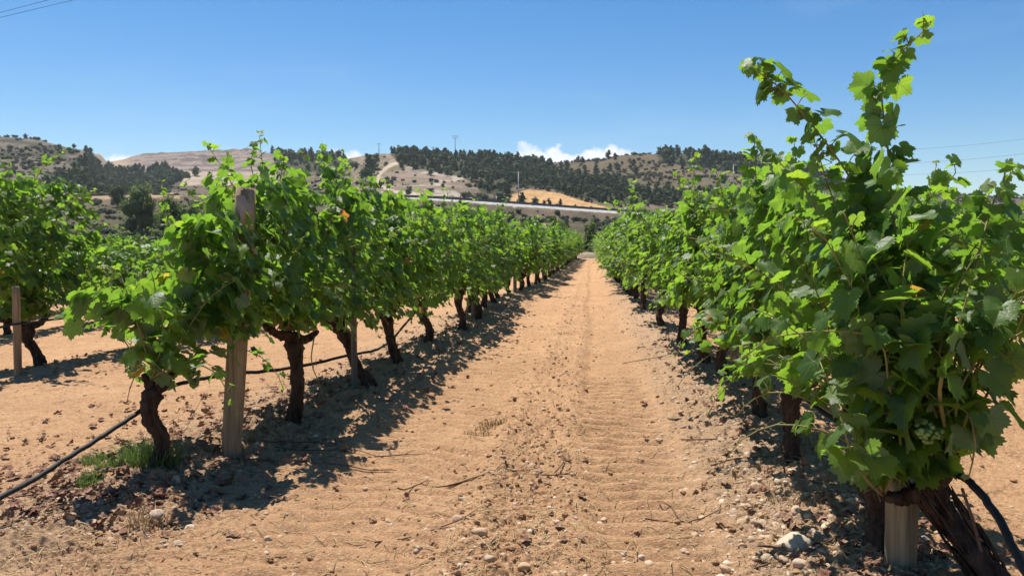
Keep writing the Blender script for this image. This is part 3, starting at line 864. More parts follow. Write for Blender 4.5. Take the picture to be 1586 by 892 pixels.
for k in LEAVES:   # make every upper side face +z
    for i, (V, T) in enumerate(LEAVES[k]):
        e = np.cross(V[T[:, 1]] - V[T[:, 0]], V[T[:, 2]] - V[T[:, 0]])[:, 2]
        T = T.copy(); bad = e < 0; T[bad] = T[bad][:, ::-1]
        LEAVES[k][i] = (V, T)

def put_leaves(g, L, level, r):
    """L: list of (pos, tipdir, normal, size, tint)"""
    if not L: return
    pos = np.array([l[0] for l in L]); y = unit(np.array([l[1] for l in L])); nz = np.array([l[2] for l in L])
    z = unit(nz - y * (nz * y).sum(-1, keepdims=True)); x = np.cross(y, z)
    sz = np.array([l[3] for l in L]); ti = np.array([l[4] for l in L])
    k = r.integers(0, 14, len(L))
    for q in range(14):
        s = np.where(k == q)[0]
        if not len(s): continue
        V, T = LEAVES[level][q]
        W_ = pos[s][:, None] + sz[s][:, None, None] * (x[s][:, None] * V[None, :, 0:1] + y[s][:, None] * V[None, :, 1:2] + z[s][:, None] * V[None, :, 2:3])
        A = np.empty(W_.shape); A[..., 0] = V[:, 0]; A[..., 1] = V[:, 1]; A[..., 2] = ti[s][:, None]
        TT = T[None] + (np.arange(len(s)) * len(V))[:, None, None]
        g.add(W_.reshape(-1, 3), TT.reshape(-1, 3), None, A.reshape(-1, 3))

def shoot_path(p0, d0, length, r, droop=0.35, wob=.16, step=.07, up=0.0):
    n = max(3, int(length / step)); P = [np.array(p0, float)]; d = unit(np.array(d0, float))
    for i in range(n):
        t = i / n
        d = unit(d + r.normal(size=3) * wob * .5 + np.array([0, 0, -droop * t * .35 + up * (1 - t) * .12]))
        P.append(P[-1] + d * step)
    return np.array(P)
def dress(P, L, cane, r, size=.082, level='hi', rad=.0048, lateral=.5, centre=None, bare=0, young=.25, petiole=True, outx=None, taper=.72):
    """leaves along one shoot"""
    n = len(P)
    tube(cane, P, np.linspace(rad, rad * .35, n), 6 if level == 'hi' else 4)
    T = unit(np.gradient(P, axis=0))
    side = 1 if r.random() < .5 else -1
    az = r.uniform(0, 6.28)
    for i in range(1 + bare, n):
        t = i / (n - 1)
        side = -side
        a = unit(np.cross(T[i], [0, 0, 1.0]) + 1e-6); b = np.cross(T[i], a)
        ang = az + r.normal() * .5 + t * 1.4
        o = unit((math.cos(ang) * a + math.sin(ang) * b) * side + np.array([0, 0, .25]))
        out = np.zeros(3) if centre is None else P[i] - centre; out[2] = 0
        if np.linalg.norm(out) > 1e-3: out = unit(out)
        for rep in range(1 + int(lateral) * (lateral > 1) + (r.random() < (lateral if lateral <= 1 else lateral % 1))):
            s = size * (1 - taper * max(0, t - .55) / .45) * r.uniform(.72, 1.22) * (.72 if rep else 1)
            pl = s * r.uniform(.6, 1.0)
            od = unit(o + r.normal(size=3) * (.35 + .5 * rep) + out * .45)
            q = P[i] + od * pl + np.array([0, 0, .015])
            tip = unit(od * .75 + out * .35 + np.array([0, 0, -r.uniform(.15, 1.15)]) + r.normal(size=3) * .3)
            nr = unit(np.array([0, 0, 1.0]) * r.uniform(.35, 1.1) + out * r.uniform(.1, .9) + np.array(SUN_DIR) * .45 + r.normal(size=3) * .42)
            ti = np.clip(r.beta(1.7, 2.2) * .78 + max(0, t - .62) * young * 3, 0, .84)
            if t < .7 and r.random() < .004: ti = r.uniform(.92, 1.0)
            L.append((q, tip, nr, s, ti))
            if petiole and rep == 0: tube(cane, [P[i], (P[i] + q) / 2 + np.array([0, 0, .008]), q], [.0022, .0018, .0016], 4, cap=False)

def bark_fun(r, depth=.2):
    a, b, c = r.uniform(0, 6.28, 3); tw = r.uniform(1.5, 4)
    o1 = r.uniform(0, 99)
    def f(s, th):
        return 1 + depth * (.5 * np.sin(3 * th + tw * s + a) + .35 * np.sin(5 * th - 2.2 * tw * s + b) + .3 * np.sin(11 * th + 3 * np.sin(9 * s) + c)) \
            + depth * .9 * fbm(s * 44 + o1, np.cos(th) * 3 - np.sin(th) * 2 + o1, 2) + depth * 1.3 * fbm(s * 16 + o1, np.cos(th) * 1.4 + np.sin(th) * .9 + o1, 3)
    return f
def trunk_geo(g, r, base, head, rad=.042, sides=18, arms=(), steps=26):
    steps = 64 if sides > 20 else steps
    base = np.array(base, float); head = np.array(head, float)
    mid1 = base * .66 + head * .34 + np.array([r.uniform(-.04, .04), r.uniform(-.04, .04), 0]); mid2 = base * .3 + head * .7 + np.array([r.uniform(-.04, .04), r.uniform(-.04, .04), 0])
    P = smooth_path([base + [0, 0, -.12], base, mid1, mid2, head], steps)
    rd = np.interp(np.linspace(0, 1, steps), [0, .25, .5, .75, .93, 1], [1.5, 1.18, .92, .98, 1.28, .7]) * rad
    tube(g, P, rd, sides, rfun=bark_fun(r))
    for e in arms:
        e = np.array(e, float)
        m = (head * .45 + e * .55) + np.array([0, 0, -.02 + r.uniform(-.03, .02)])
        Q = smooth_path([head * .97 + mid2 * .03, m, e], max(6, steps // 2))
        tube(g, Q, np.linspace(rad * .78, rad * .42, len(Q)), max(6, sides - 6), rfun=bark_fun(r, .22))
        tube(g, [e, e + unit(e - m) * .03], [rad * .5, rad * .32], max(6, sides - 6))

def grape_bunch(g, p, r, n=70, s=.010, length=.15):
    v, f = ICO1
    for i in range(n):
        t = r.uniform(0, 1) ** .8
        w = .034 * (1 - t) ** .6 + .006
        a = r.uniform(0, 6.28); q = w * math.sqrt(r.uniform(.25, 1))
        c = np.array(p) + np.array([math.cos(a) * q, math.sin(a) * q, -t * length])
        g.add(v * s * r.uniform(.8, 1.15) + c, f)

def hedge(L, r, n, cx, x0, x1, y0, y1, z0, z1, size, solid=False):
    """leaves filling out the wall of a vine between its shoots"""
    ph = r.uniform(0, 50)
    for _ in range(n):
        y = r.uniform(y0, y1); t = r.uniform() ** .85
        zt = z1 * (1 + .16 * (vnoise(y * 3.1 + ph, ph) - .6)); zb = z0 + .2 * vnoise(y * 3.7 + ph, ph + 9)
        z = zb + (zt - zb) * t
        sd = 1 if r.random() < .5 else -1
        w = (x1 if sd > 0 else -x0) * (1 - .35 * t) * (.72 + .5 * vnoise(y * 4 + ph, z * 4 + sd * 7))
        q = w * (r.uniform() if solid else 1 - .55 * r.uniform() ** 2)
        p = np.array((cx + sd * q, y, z))
        out = np.array((sd, r.normal() * .35, 0.0)); out = unit(out)
        tip = unit(out * .6 + np.array([0, r.normal() * .5, -r.uniform(.3, 1.3)]) + r.normal(size=3) * .25)
        nr = unit(np.array([0, 0, 1.0]) * r.uniform(.3, 1.1) + out * r.uniform(.2, 1.0) + np.array(SUN_DIR) * .4 + r.normal(size=3) * .4)
        ti = np.clip(r.beta(1.7, 2.2) * .78 + max(0, t - .75) * .5, 0, .84)
        if r.random() < .004: ti = r.uniform(.92, 1.0)
        L.append((p, tip, nr, size * r.uniform(.62, 1.15), ti))
def build_vine(seed, level, base, head, arms, top, nshoot=17, width=.30, rad=.042, low=.0, size=.082, lateral=.5, extra=(), bunches=(), sides=26, length=None, petiole=True, cut=None, hang=.25, wild=3, patches=(), fill=0, fbox=(-.34, .34, -.72, .72, .62, .93)):
    """one grapevine; base/head/arms in world coordinates, origin at base"""
    r = np.random.default_rng(seed)
    base = np.array(base, float); org = base.copy()
    root = empty('grapevine', tuple(org))
    head = np.array(head, float) - org; arms = [np.array(a, float) - org for a in arms]
    tg = G(); trunk_geo(tg, r, (0, 0, 0), head, rad, sides, arms)
    link('trunk', tg.mesh('trunk', M_BARK), root)
    L = []; cane = G()
    spots = [head] + list(arms)
    for i in range(nshoot):
        k = r.integers(0, len(spots) * 2 + 1)
        if len(arms) >= 2:
            s = r.uniform(0, 1); a0 = arms[i % len(arms)]
            p0 = head * (1 - s) + a0 * s
        else: p0 = spots[i % len(spots)]
        p0 = p0 + np.array([r.normal() * .02, r.normal() * .02, .02])
        sd = 1 if i % 2 else -1
        if r.random() < hang:
            d0 = (sd * r.uniform(.5, 1.0), r.normal() * .5, r.uniform(.35, .9)); ln = r.uniform(.55, .9); dr = 1.2
        else:
            d0 = (sd * r.uniform(.02, .55) * width / .3, r.normal() * .28, 1); ln = (top - p0[2]) * r.uniform(.72, 1.12); dr = .5
        P = shoot_path(p0, d0, ln, r, droop=dr, wob=.14)
        dress(P, L, cane, r, size, level, lateral=lateral, centre=np.array([head[0], P[:, 1].mean() * .5, 0]), petiole=petiole)
    for i in range(wild):
        p0 = np.array((head[0] + r.normal() * .12, r.uniform(-.65, .65) + head[1], top * .72))
        P = shoot_path(p0, (r.normal() * .35, r.normal() * .4, 1), top * r.uniform(.28, .5), r, droop=.7, wob=.3)
        dress(P, L, cane, r, size * .9, level, lateral=.8, petiole=petiole, young=.25, taper=.5)
    for e in extra:
        P = smooth_path([np.array(q, float) - org for q in e['pts']], max(4, int(e.get('n', 14))))
        LL = []
        dress(P, LL, cane, r, e.get('size', size), level, rad=e.get('rad', .0055), lateral=e.get('lat', .7), young=e.get('young', .2), taper=e.get('taper', .72), bare=e.get('bare', 0), petiole=petiole)
        L += LL
    if fill:
        a, b, c, d, e_, f_ = fbox
        hedge(L, r, fill, head[0] * .6, a, b, head[1] + c, head[1] + d, e_, top * f_, size)
    if low: L = [l for l in L if l[0][2] > low + r.uniform(0, .12)]
    if cut: L = [l for l in L if cut(np.array(l[0]) + org)]
    for (n_, a, b, c, d, e_, f_) in patches:
        hedge(L, r, n_, (a + b) / 2 - org[0], (a - b) / 2, (b - a) / 2, c - org[1], d - org[1], e_, f_, size, True)
    lg = G(); put_leaves(lg, L, level, r)
    link('foliage', lg.mesh('foliage', M_LEAF, True, 'leaf'), root)
    link('canes', cane.mesh('canes', M_CANE), root)
    for b in bunches:
        bg = G(); grape_bunch(bg, (0, 0, 0), r, *((26, .008, .045) if b[0] > .9 and b[1] < 2.6 else (64, .0105, .10)))
        link('grape_bunch', bg.mesh('grape_bunch', M_GRAPE), root, tuple(np.array(b, float) - org))
    return root

def sz(x, y): return float(soil_z(np.array(x, float), np.array(y, float)))
ORD = ['nearest', 'second', 'third', 'fourth', 'fifth', 'sixth', 'seventh', 'eighth', 'ninth', 'tenth', 'eleventh', 'twelfth']

# --- left row, the ones near enough to know by sight
def near_left():
    # (foot px, foot py, head px, head py, right/left arm spread, top)
    spec = [
        (245, 728, 240, 600, 1.22, 10, .85), (455, 645, 452, 520, 1.74, 20, 1), (572, 590, 520, 500, 1.84, 21, 1),
        (617, 557, 600, 488, 1.80, 20, 1), (664, 528, 655, 470, 1.76, 19, 1), (716, 506, 712, 455, 1.76, 18, 1), (740, 494, 738, 450, 1.76, 17, 1)]
    labs = ['short front grapevine left of the path, grape bunch by its trunk, grass at its foot',
            'grapevine left of the path, slim forked trunk right of the thick wooden post',
            'grapevine left of the path with trunk leaning left in front of a thin grey stake',
            'fourth grapevine left of the path, short upright dark trunk behind the leaning one',
            'fifth grapevine left of the path, low leafy shoot sticking out towards the path',
            'sixth grapevine from the front in the row left of the path',
            'seventh grapevine from the front in the row left of the path']
    for i, (a, b, c, d, top, ns, sc_) in enumerate(spec):
        x, y = on_soil(a, b); z = sz(x, y)
        x, y = on_soil(a, b, z); z = sz(x, y)
        hd = np.array(at(c, d, y + .02)); hd[2] = max(hd[2], .42 + z)
        arms = [hd + (.02, .42, .10), hd + (-.02, -.36, .10)]
        extra = []; bun = []
        if i == 0:
            arms = [hd + (.05, .08, .08), hd + (-.03, -.03, .05)]
            extra = [dict(pts=[hd + (0, 0, .05), at(205, 545, 4.35), at(160, 490, 4.3), at(100, 478, 4.2)], n=15, lat=.9),
                     dict(pts=[hd + (0, .1, .05), at(190, 520, 4.3), at(180, 470, 4.4), at(150, 445, 4.5)], n=13, lat=.9),
                     dict(pts=[hd, at(225, 560, 4.2), at(205, 590, 4.15), at(196, 625, 4.15)], n=6),
                     dict(pts=[at(240, 660, 4.18), at(236, 645, 4.15), at(255, 668, 4.1), at(262, 700, 4.1)], n=6, size=.06),
                     dict(pts=[hd, at(285, 510, 4.3), at(300, 420, 4.5), at(262, 345, 4.7), at(250, 285, 4.9)], n=22, lat=.9),
                     dict(pts=[hd, at(270, 520, 4.4), at(330, 430, 4.5), at(340, 340, 4.7)], n=20, lat=1),
                     dict(pts=[hd, at(250, 540, 4.4), at(210, 480, 4.3), at(240, 420, 4.4)], n=14, lat=1)]
            bun = [at(262, 575, 4.15), at(292, 560, 4.3), at(300, 575, 4.32)]
        if i == 1:
            arms[0] = np.array(at(488, 516, y + .25)); 
            extra = [dict(pts=[hd, at(440, 380, 5.4), at(432, 300, 5.4), at(440, 245, 5.4)], n=24, lat=1.0, young=.2, taper=.4),
                     dict(pts=[hd, at(360, 400, 5.0), at(345, 320, 4.9), at(352, 240, 4.9)], n=24, lat=1.0, young=.3, taper=.4),
                     dict(pts=[hd, at(400, 400, 5.3), at(372, 310, 5.2), at(322, 225, 5.2)], n=22, lat=1.0, young=.35, taper=.4),
                     dict(pts=[hd, at(430, 400, 5.4), at(412, 300, 5.4), at(402, 214, 5.3)], n=24, lat=1.0, young=.35, taper=.35),
                     dict(pts=[hd, at(410, 430, 5.3), at(360, 360, 5.1), at(285, 290, 5.1)], n=22, lat=1.0, taper=.4),
                     dict(pts=[at(488, 516, 5.7), at(482, 560, 5.55), at(497, 600, 5.5), at(505, 640, 5.5)], n=8, size=.075, lat=.2)]
            bun = [at(440, 500, 5.4)]
        if i == 2:
            extra = [dict(pts=[hd, at(500, 400, 6.6), at(505, 300, 6.5), at(500, 232, 6.5)], n=22, lat=1.0, taper=.4),
                     dict(pts=[hd, at(470, 400, 6.5), at(452, 300, 6.4), at(425, 250, 6.3)], n=22, lat=1.0, taper=.4),
                     dict(pts=[hd, at(530, 470, 6.4), at(535, 500, 6.2), at(545, 530, 6.1)], n=7)]
        if i == 3:
            extra = [dict(pts=[hd, at(560, 400, 7.6), at(548, 320, 7.6), at(540, 262, 7.5)], n=20, lat=1.0, taper=.4),
                     dict(pts=[hd, at(585, 400, 7.6), at(590, 330, 7.6), at(600, 285, 7.5)], n=20, lat=1.0, taper=.4)]
        if i == 4:
            extra = [dict(pts=[hd, at(650, 470, 9.0), at(665, 485, 8.6), at(692, 497, 8.4)], n=9, young=.4, lat=.8),
                     dict(pts=[hd, at(690, 380, 9.3), at(700, 330, 9.2), at(740, 308, 9.0)], n=18, young=.4)]
        o = build_vine(100 + i, 'hi' if i < 4 else 'mid', (x, y, z), hd, arms, top - z, ns, size=.065, extra=extra, bunches=bun, rad=.045 * sc_, petiole=i < 4, lateral=.75, low=(.3, .40, .34, .26, .24, .24, .24)[i], patches=[(330, -2.30, -1.78, 3.86, 4.22, .62, 1.40)] if i == 0 else [(90, -2.5, -1.95, 5.0, 5.6, .5, .9)] if i == 1 else (), length=None, fill=(170, 720, 800, 760, 720, 700, 700)[i], wild=(0, 4, 5, 4, 3, 3, 3)[i],
                       fbox=(-.28, .28, -.40, .75, .66, .84) if i == 0 else (-.28, .28, -.72, .8, .60, .95) if i == 1 else (-.30, .30, -.85, .85, .46 if i == 2 else .34, .95))
        tag(o, labs[i], 'grapevine', 'grapevines of the row left of the path')
near_left()

# --- right row
def near_right():
    # the big old front vine at the lower right corner
    b0 = np.array((*on_soil(1552, 940), 0.0)); b0[2] = sz(b0[0], b0[1]); hd = np.array(at(1437, 752, 2.78))
    a1 = np.array(at(1368, 768, 2.80)); a2 = np.array(at(1478, 705, 2.72))
    ex = [dict(pts=[a1, at(1350, 690, 2.75), at(1330, 560, 2.7), at(1300, 470, 2.8)], n=18, size=.085),
          dict(pts=[a1, at(1395, 700, 2.7), at(1378, 600, 2.6), at(1350, 520, 2.6), at(1210, 520, 2.75), at(1150, 555, 2.8)], n=24, size=.085, lat=.9),
          dict(pts=[a1, at(1340, 740, 2.6), at(1318, 700, 2.55), at(1300, 640, 2.6), at(1270, 560, 2.7)], n=14, size=.083),
          dict(pts=[a2, at(1455, 610, 2.5), at(1480, 520, 2.45), at(1500, 455, 2.45)], n=15, size=.07, lat=.9, rad=.008),
          dict(pts=[a2, at(1485, 610, 2.55), at(1530, 520, 2.6), at(1535, 430, 2.7)], n=16, size=.075, lat=.9),
          dict(pts=[a2, at(1500, 640, 2.5), at(1510, 690, 2.45), at(1500, 740, 2.45)], n=7, size=.065),
          dict(pts=[a2, at(1440, 620, 2.6), at(1400, 520, 2.6), at(1400, 420, 2.7), at(1420, 330, 2.8)], n=24, size=.085, lat=.9),
          dict(pts=[hd, at(1420, 600, 2.8), at(1350, 420, 2.9), at(1330, 300, 3.0), at(1230, 160, 3.0), at(1165, 103, 3.0)], n=44, size=.080, lat=1.8, rad=.006, young=.10, taper=.42),
          dict(pts=[hd, at(1430, 560, 2.8), at(1390, 380, 2.9), at(1375, 230, 2.95), at(1370, 120, 2.95), at(1440, 38, 2.9)], n=38, size=.074, lat=1.5, rad=.006, young=.10, taper=.42),
          dict(pts=[hd, at(1470, 600, 2.7), at(1510, 420, 2.7), at(1540, 310, 2.8), at(1570, 262, 2.9)], n=26, size=.08, lat=.9),
          dict(pts=[hd, at(1450, 600, 2.7), at(1440, 450, 2.8), at(1430, 330, 2.9), at(1470, 275, 3.0)], n=26, size=.08, lat=1.0),
          dict(pts=[hd, at(1400, 640, 2.7), at(1450, 560, 2.55), at(1470, 470, 2.6), at(1520, 380, 2.6)], n=20, size=.085, lat=.9),
          dict(pts=[a1, at(1390, 560, 2.75), at(1380, 450, 2.8), at(1300, 330, 2.9), at(1260, 215, 3.0)], n=30, size=.08, lat=.9)]
    o = build_vine(301, 'hi', b0, hd, [a1, a2], 1.45, 9, size=.076, extra=ex, bunches=[at(1432, 655, 2.5), at(1440, 664, 2.52)], rad=.040, lateral=.8, low=.36, width=.2, wild=0, fill=70, fbox=(-.26, .34, -.1, .75, .66, .93),
                   cut=lambda q: not (q[0] < .72 and q[2] < .75))
    tag(o, 'big front right grapevine, thick shaggy leaning trunk, two long shoots reaching into the sky', 'grapevine', 'grapevines of the row right of the path')
    # shaggy bark strips on the leaning trunk
    r = np.random.default_rng(9); bg = G()
    for k in range(70):
        t = r.uniform(0, .95); p = b0 * (1 - t) + hd * t; dr_ = unit(hd - b0)
        s = unit(np.cross(dr_, r.normal(size=3))) * .056
        q = p - b0 + s
        tube(bg, smooth_path([q - dr_ * .04 - s * .2, q + s * .05, q + dr_ * r.uniform(.05, .12) + s * r.uniform(-.1, .25)], 5), [.004, .006, .005, .004, .002], 4)
    link('bark_strips', bg.mesh('bark_strips', M_BARK), o)
    spec = [(1358, 842, 1352, 690, 1.66, 15), (1225, 715, 1228, 600, 1.74, 20), (1178, 645, 1180, 560, 1.74, 19), (1120, 583, 1124, 490, 1.74, 19),
            (1093, 560, 1085, 480, 1.74, 18), (1056, 535, 1058, 470, 1.74, 18), (1025, 505, 1025, 455, 1.76, 17)]
    labs = ['grapevine with a slim dark trunk close behind the sawn wooden post at the lower right',
            'grapevine right of the path with a clear upright bare trunk standing on pebbly ground',
            'grapevine right of the path with a short thick trunk just beyond the clear upright one',
            'grapevine right of the path in front of the pale stake, orange leaf in its crown',
            'fifth standing grapevine right of the path beyond the pale stake',
            'grapevine right of the path with a dark trunk where the row starts to close up',
            'seventh standing grapevine right of the path at the start of the dark closed hedge']
    for i, (a, b, c, d, top, ns) in enumerate(spec):
        x, y = on_soil(a, b); z = sz(x, y); x, y = on_soil(a, b, z); z = sz(x, y)
        hd = np.array(at(c, d, y + .05)); arms = [hd + (.02, .45, .10), hd + (0, -.4, .10)]
        ex = []
        if i == 0:
            ex = [dict(pts=[hd, at(1310, 520, 3.1), at(1290, 400, 3.2), at(1250, 300, 3.3), at(1190, 235, 3.4)], n=24, lat=1.3, size=.075, taper=.4),
                  dict(pts=[hd, at(1400, 500, 3.2), at(1420, 360, 3.3), at(1480, 268, 3.4)], n=24, lat=1.0, size=.075, taper=.4)]
        if i == 1:
            ex = [dict(pts=[hd, at(1200, 480, 4.2), at(1175, 330, 4.3), at(1168, 216, 4.1)], n=28, lat=1.8, size=.07, taper=.4),
                  dict(pts=[hd, at(1250, 470, 4.2), at(1240, 330, 4.2), at(1230, 222, 4.0)], n=26, lat=1.2, size=.06, taper=.4),
                  dict(pts=[hd, at(1190, 560, 4.0), at(1160, 570, 3.9), at(1140, 590, 3.85)], n=8, size=.085, lat=.9)]
        if i == 2: ex = [dict(pts=[hd, at(1160, 450, 5.3), at(1130, 340, 5.3), at(1110, 268, 5.1)], n=26, lat=1.4, size=.07, taper=.4)]
        if i == 3: ex = [dict(pts=[hd, at(1110, 420, 6.9), at(1070, 330, 6.9), at(1078, 250, 6.6)], n=26, lat=1.3, size=.068, taper=.4)]
        if i == 5: ex = [dict(pts=[hd, at(1040, 400, 9), at(985, 330, 9), at(978, 282, 8.7)], n=24, lat=1.2, size=.07, taper=.4)]
        if i == 6: ex = [dict(pts=[hd, at(1010, 400, 10.5), at(975, 335, 10), at(928, 318, 9.5)], n=20, lat=.6, size=.07, young=.5)]
        o = build_vine(320 + i, 'hi' if i < 4 else 'mid', (x, y, z), hd, arms, top - z, ns, size=.070, extra=ex, rad=.043, lateral=.8, low=.44, petiole=i < 4, wild=0 if i < 1 else 4, fill=(110, 330, 430, 520, 520, 520, 520)[i], fbox=(-.34, .36, -.75, .75, .50, .92) if i else (-.25, .38, -.5, .8, .7, .90),
                       bunches=[hd + (-.12, .1, .02)] if i in (1, 3) else ())
        tag(o, labs[i], 'grapevine', 'grapevines of the row right of the path')
near_right()

# --- vines farther along and in the other rows: copies of a few bushes grown once
def proto_vine(seed, level, top, ns=19, sides=10, lateral=.8, width=.3, size=.07):
    r = np.random.default_rng(seed)
    hd = np.array((r.uniform(-.12, .12), r.uniform(-.2, .2), r.uniform(.42, .62)))
    o = build_vine(seed, level, (0, 0, 0), hd, [hd + (r.uniform(-.03, .03), .48, .1), hd + (r.uniform(-.03, .03), -.44, .1)], top, ns, size=size, lateral=lateral,
                   width=width, rad=.046, low=.22, sides=sides, petiole=False, fill=600 if level == 'mid' else 430, fbox=(-.31, .31, -.74, .74, .28, .96))
    return o
MIDV = [proto_vine(500 + k, 'mid', 1.66, 20) for k in range(6)]
FARV = [proto_vine(540 + k, 'low', 1.64, 20, 7, .9, .38, .085) for k in range(6)]
used = set()
def take(pool, k):
    o = pool[k % len(pool)]
    if id(o) in used: return copy_tree(o)
    used.add(id(o)); return o
def plant(x, y, level, s, label, group, r):
    o = take(MIDV if level == 'mid' else FARV, int(r.integers(0, 6)))
    o.location = (x, y, sz(x, y)); o.rotation_euler = (0, 0, (math.pi if r.random() < .5 else 0) + r.normal() * .1)
    o.scale = (s * r.uniform(.88, 1.15), 1.05, s * r.uniform(.9, 1.1))
    tag(o, label, 'grapevine', group); return o
def plant_rows():
    r = np.random.default_rng(77)
    def hs(y): return float(np.interp(y, [4, 10, 26, 56], [1, 1.03, 1.08, 1.1]))
    for side, fn, y0 in (('left', row_left, 12.4), ('right', row_right, 13.6)):
        y = y0; n = 8
        while y < 57.5:
            lv = 'mid' if y < 19 else 'far'
            if n <= 12: lab = f'{ORD[n-1]} grapevine from the front in the row {side} of the path'
            else: lab = f'grapevine in the distant hedge like stretch of the row {side} of the path'
            plant(fn(y) + r.normal() * .04, y, lv, hs(y), lab, f'grapevines of the row {side} of the path', r)
            y += 1.33 + r.normal() * .06; n += 1
    # second row on the left
    y = 7.15; k = 0
    f = ROWS[2]
    while y < 57:
        s = 1.18 if k == 0 else (.80 if y < 22 else .88)
        if k == 0:
            x0, yy = on_soil(65, 577, -.12); 
            extra_top = True
            zz = sz(x0, yy); hd = np.array(at(45, 505, yy))
            ex = [dict(pts=[hd, at(60, 420, yy), at(45, 320, yy), at(65, 262, yy - .2), at(108, 232, yy - .3)], n=24, lat=1.0, size=.085),
                  dict(pts=[hd, at(20, 400, yy), at(10, 320, yy), at(15, 250, yy)], n=22, lat=1.0, size=.085),
                  dict(pts=[hd, at(70, 400, yy), at(90, 330, yy - .2), at(150, 296, yy - .5)], n=22, lat=.8, size=.08)]
            o = build_vine(610, 'hi', (x0, yy, zz), hd, [hd + (-.1, .45, .1), hd + (0, -.4, .12)], 2.1, 24, size=.072, extra=ex, rad=.05, lateral=.9, low=.45, fill=760, wild=6)
            tag(o, 'tall grapevine at the left edge in the second row, leaves against the far hill', 'grapevine', 'grapevines of the second row to the left')
            y = yy + 1.35; k = 1; continue
        lab = f'{ORD[k]} grapevine from the front in the second row to the left' if k < 6 else 'grapevine deep in the second row to the left, merged with its neighbours'
        plant(f(y) + r.normal() * .05, y, 'mid' if y < 16 else 'far', s, lab, 'grapevines of the second row to the left', r)
        y += 1.35; k += 1
    for f, y0, y1, lab, s in ((ROWS[3], 9.0, 40, 'grapevine of the third row to the left, glimpsed between nearer trunks', .9), (ROWS[4], 12, 36, 'grapevine of the fourth row to the left, behind nearer rows', .9),
                              (ROWS[5], 4.4, 34, 'grapevine of the second row to the right, behind the front right vines', 1.02), (ROWS[6], 8, 30, 'grapevine of the third row to the right, far behind', 1.0)):
        y = y0
        while y < y1:
            plant(f(y) + r.normal() * .05, y, 'mid' if y < 9 else 'far', s, lab, lab.split(',')[0].replace('grapevine', 'grapevines'), r); y += 1.35
plant_rows()
for o in MIDV + FARV:
    if id(o) not in used:
        for c in list(o.children): bpy.data.objects.remove(c)
        bpy.data.objects.remove(o)

# ------------------------------------------------------------------ posts, pipes, wires
def post(foot, top, rad, label, matl, taper=.95, seed=0, group=None, name='wooden_post'):
    r = np.random.default_rng(seed); foot = np.array(foot, float); top = np.array(top, float) - foot
    g = G(); P = smooth_path([np.array([0, 0, -.1]), np.zeros(3), top * .5, top], 16)
    rd = rad * np.linspace(1, taper, 16); rd[-1] *= .9
    a = r.uniform(0, 6)
    tube(g, P, rd, 16, rfun=lambda s, th: 1 + .03 * np.sin(2 * th + a) + .05 * fbm(s * 4 + a, np.cos(th) * 2 + a, 2))
    o = g.obj(name, matl); o.location = foot
    tag(o, label, 'post', group); return o
def foot_of(px, py):
    x, y = on_soil(px, py); z = sz(x, y); x, y = on_soil(px, py, z); return np.array((x, y, sz(x, y) - .02))
f = foot_of(358, 693); post(f, at(381, 291, f[1] + .05), .052, 'thick weathered wooden post between the first two vines left of the path', M_POST, 1.12, 1)
PL0 = f
f = foot_of(1394, 868); post(f, at(1398, 745, f[1]), .056, 'short sawn off pale wooden post at the foot of the big front right vine', M_POST, 1.0, 2)
f = foot_of(549, 596); post(f, at(548, 500, f[1]) + Vector((0, 0, .9)), .026, 'thin pale grey stake behind the leaning trunk in the left row', M_POSTG, 1, 3)
f = foot_of(28, 580); post(f, at(26, 480, f[1]) + Vector((0, 0, .22)), .034, 'slim brown wooden post at the left edge in the second row', M_POST, 1, 4)
f = foot_of(1137, 575); post(f, at(1136, 500, f[1]) + Vector((0, 0, .6)), .036, 'pale wooden stake between trunks in the row right of the path', M_POST, 1, 5)
f = foot_of(735, 492); post(f, at(734, 450, f[1]) + Vector((0, 0, .9)), .05, 'grey wooden post among the dark trunks farther along the left row', M_POSTG, 1, 6)
r_ = np.random.default_rng(31)
for side, fn, ys in (('left', row_left, (18.5, 26, 33, 41, 49, 57)), ('right', row_right, (14.5, 22, 30, 38, 46, 54))):
    for y in ys:
        x = float(fn(y)); z = sz(x, y)
        post((x, y, z), (x + r_.normal() * .04, y, z + 1.62), .045, f'wooden trellis post half hidden deep in the row {side} of the path', M_POSTG, 1, int(y * 10), f'trellis posts deep in the row {side} of the path')

# dry twisted pale strip hanging on the tall post
def dry_strip():
    g = G(); r = np.random.default_rng(2)
    yp = PL0[1] - .075
    c = smooth_path([at(371, 303, yp), at(380, 328, yp - .01), at(377, 350, yp), at(386, 376, yp - .01), at(397, 394, yp)], 24)
    w = np.interp(np.linspace(0, 1, 24), [0, .2, .4, .5, .75, 1], [.02, .042, .034, .014, .034, .01])
    org = c[0].copy()
    tw = np.linspace(0, 3.0, 24)
    A = np.stack([np.cos(tw), np.sin(tw) * .6, 0 * tw], -1)
    s = np.linspace(-1, 1, 5)
    V = (c - org)[:, None] + A[:, None] * (w[:, None] * s)[..., None] + np.array([0, -.015, 0]) * (1 - s ** 2)[None, :, None]
    V2 = V + np.array([0, .004, 0])
    i = (np.arange(23)[:, None] * 5 + np.arange(4)[None]).reshape(-1)
    Q = np.stack([i, i + 1, i + 6, i + 5], -1)
    g.add(V.reshape(-1, 3), None, Q); g.add(V2.reshape(-1, 3), None, Q[:, ::-1])
    o = g.obj('dry_strip', M_PAPER); o.location = org
    tag(o, 'pale twisted dry strip hanging down the top of the thick wooden post', 'dry strip')
dry_strip()

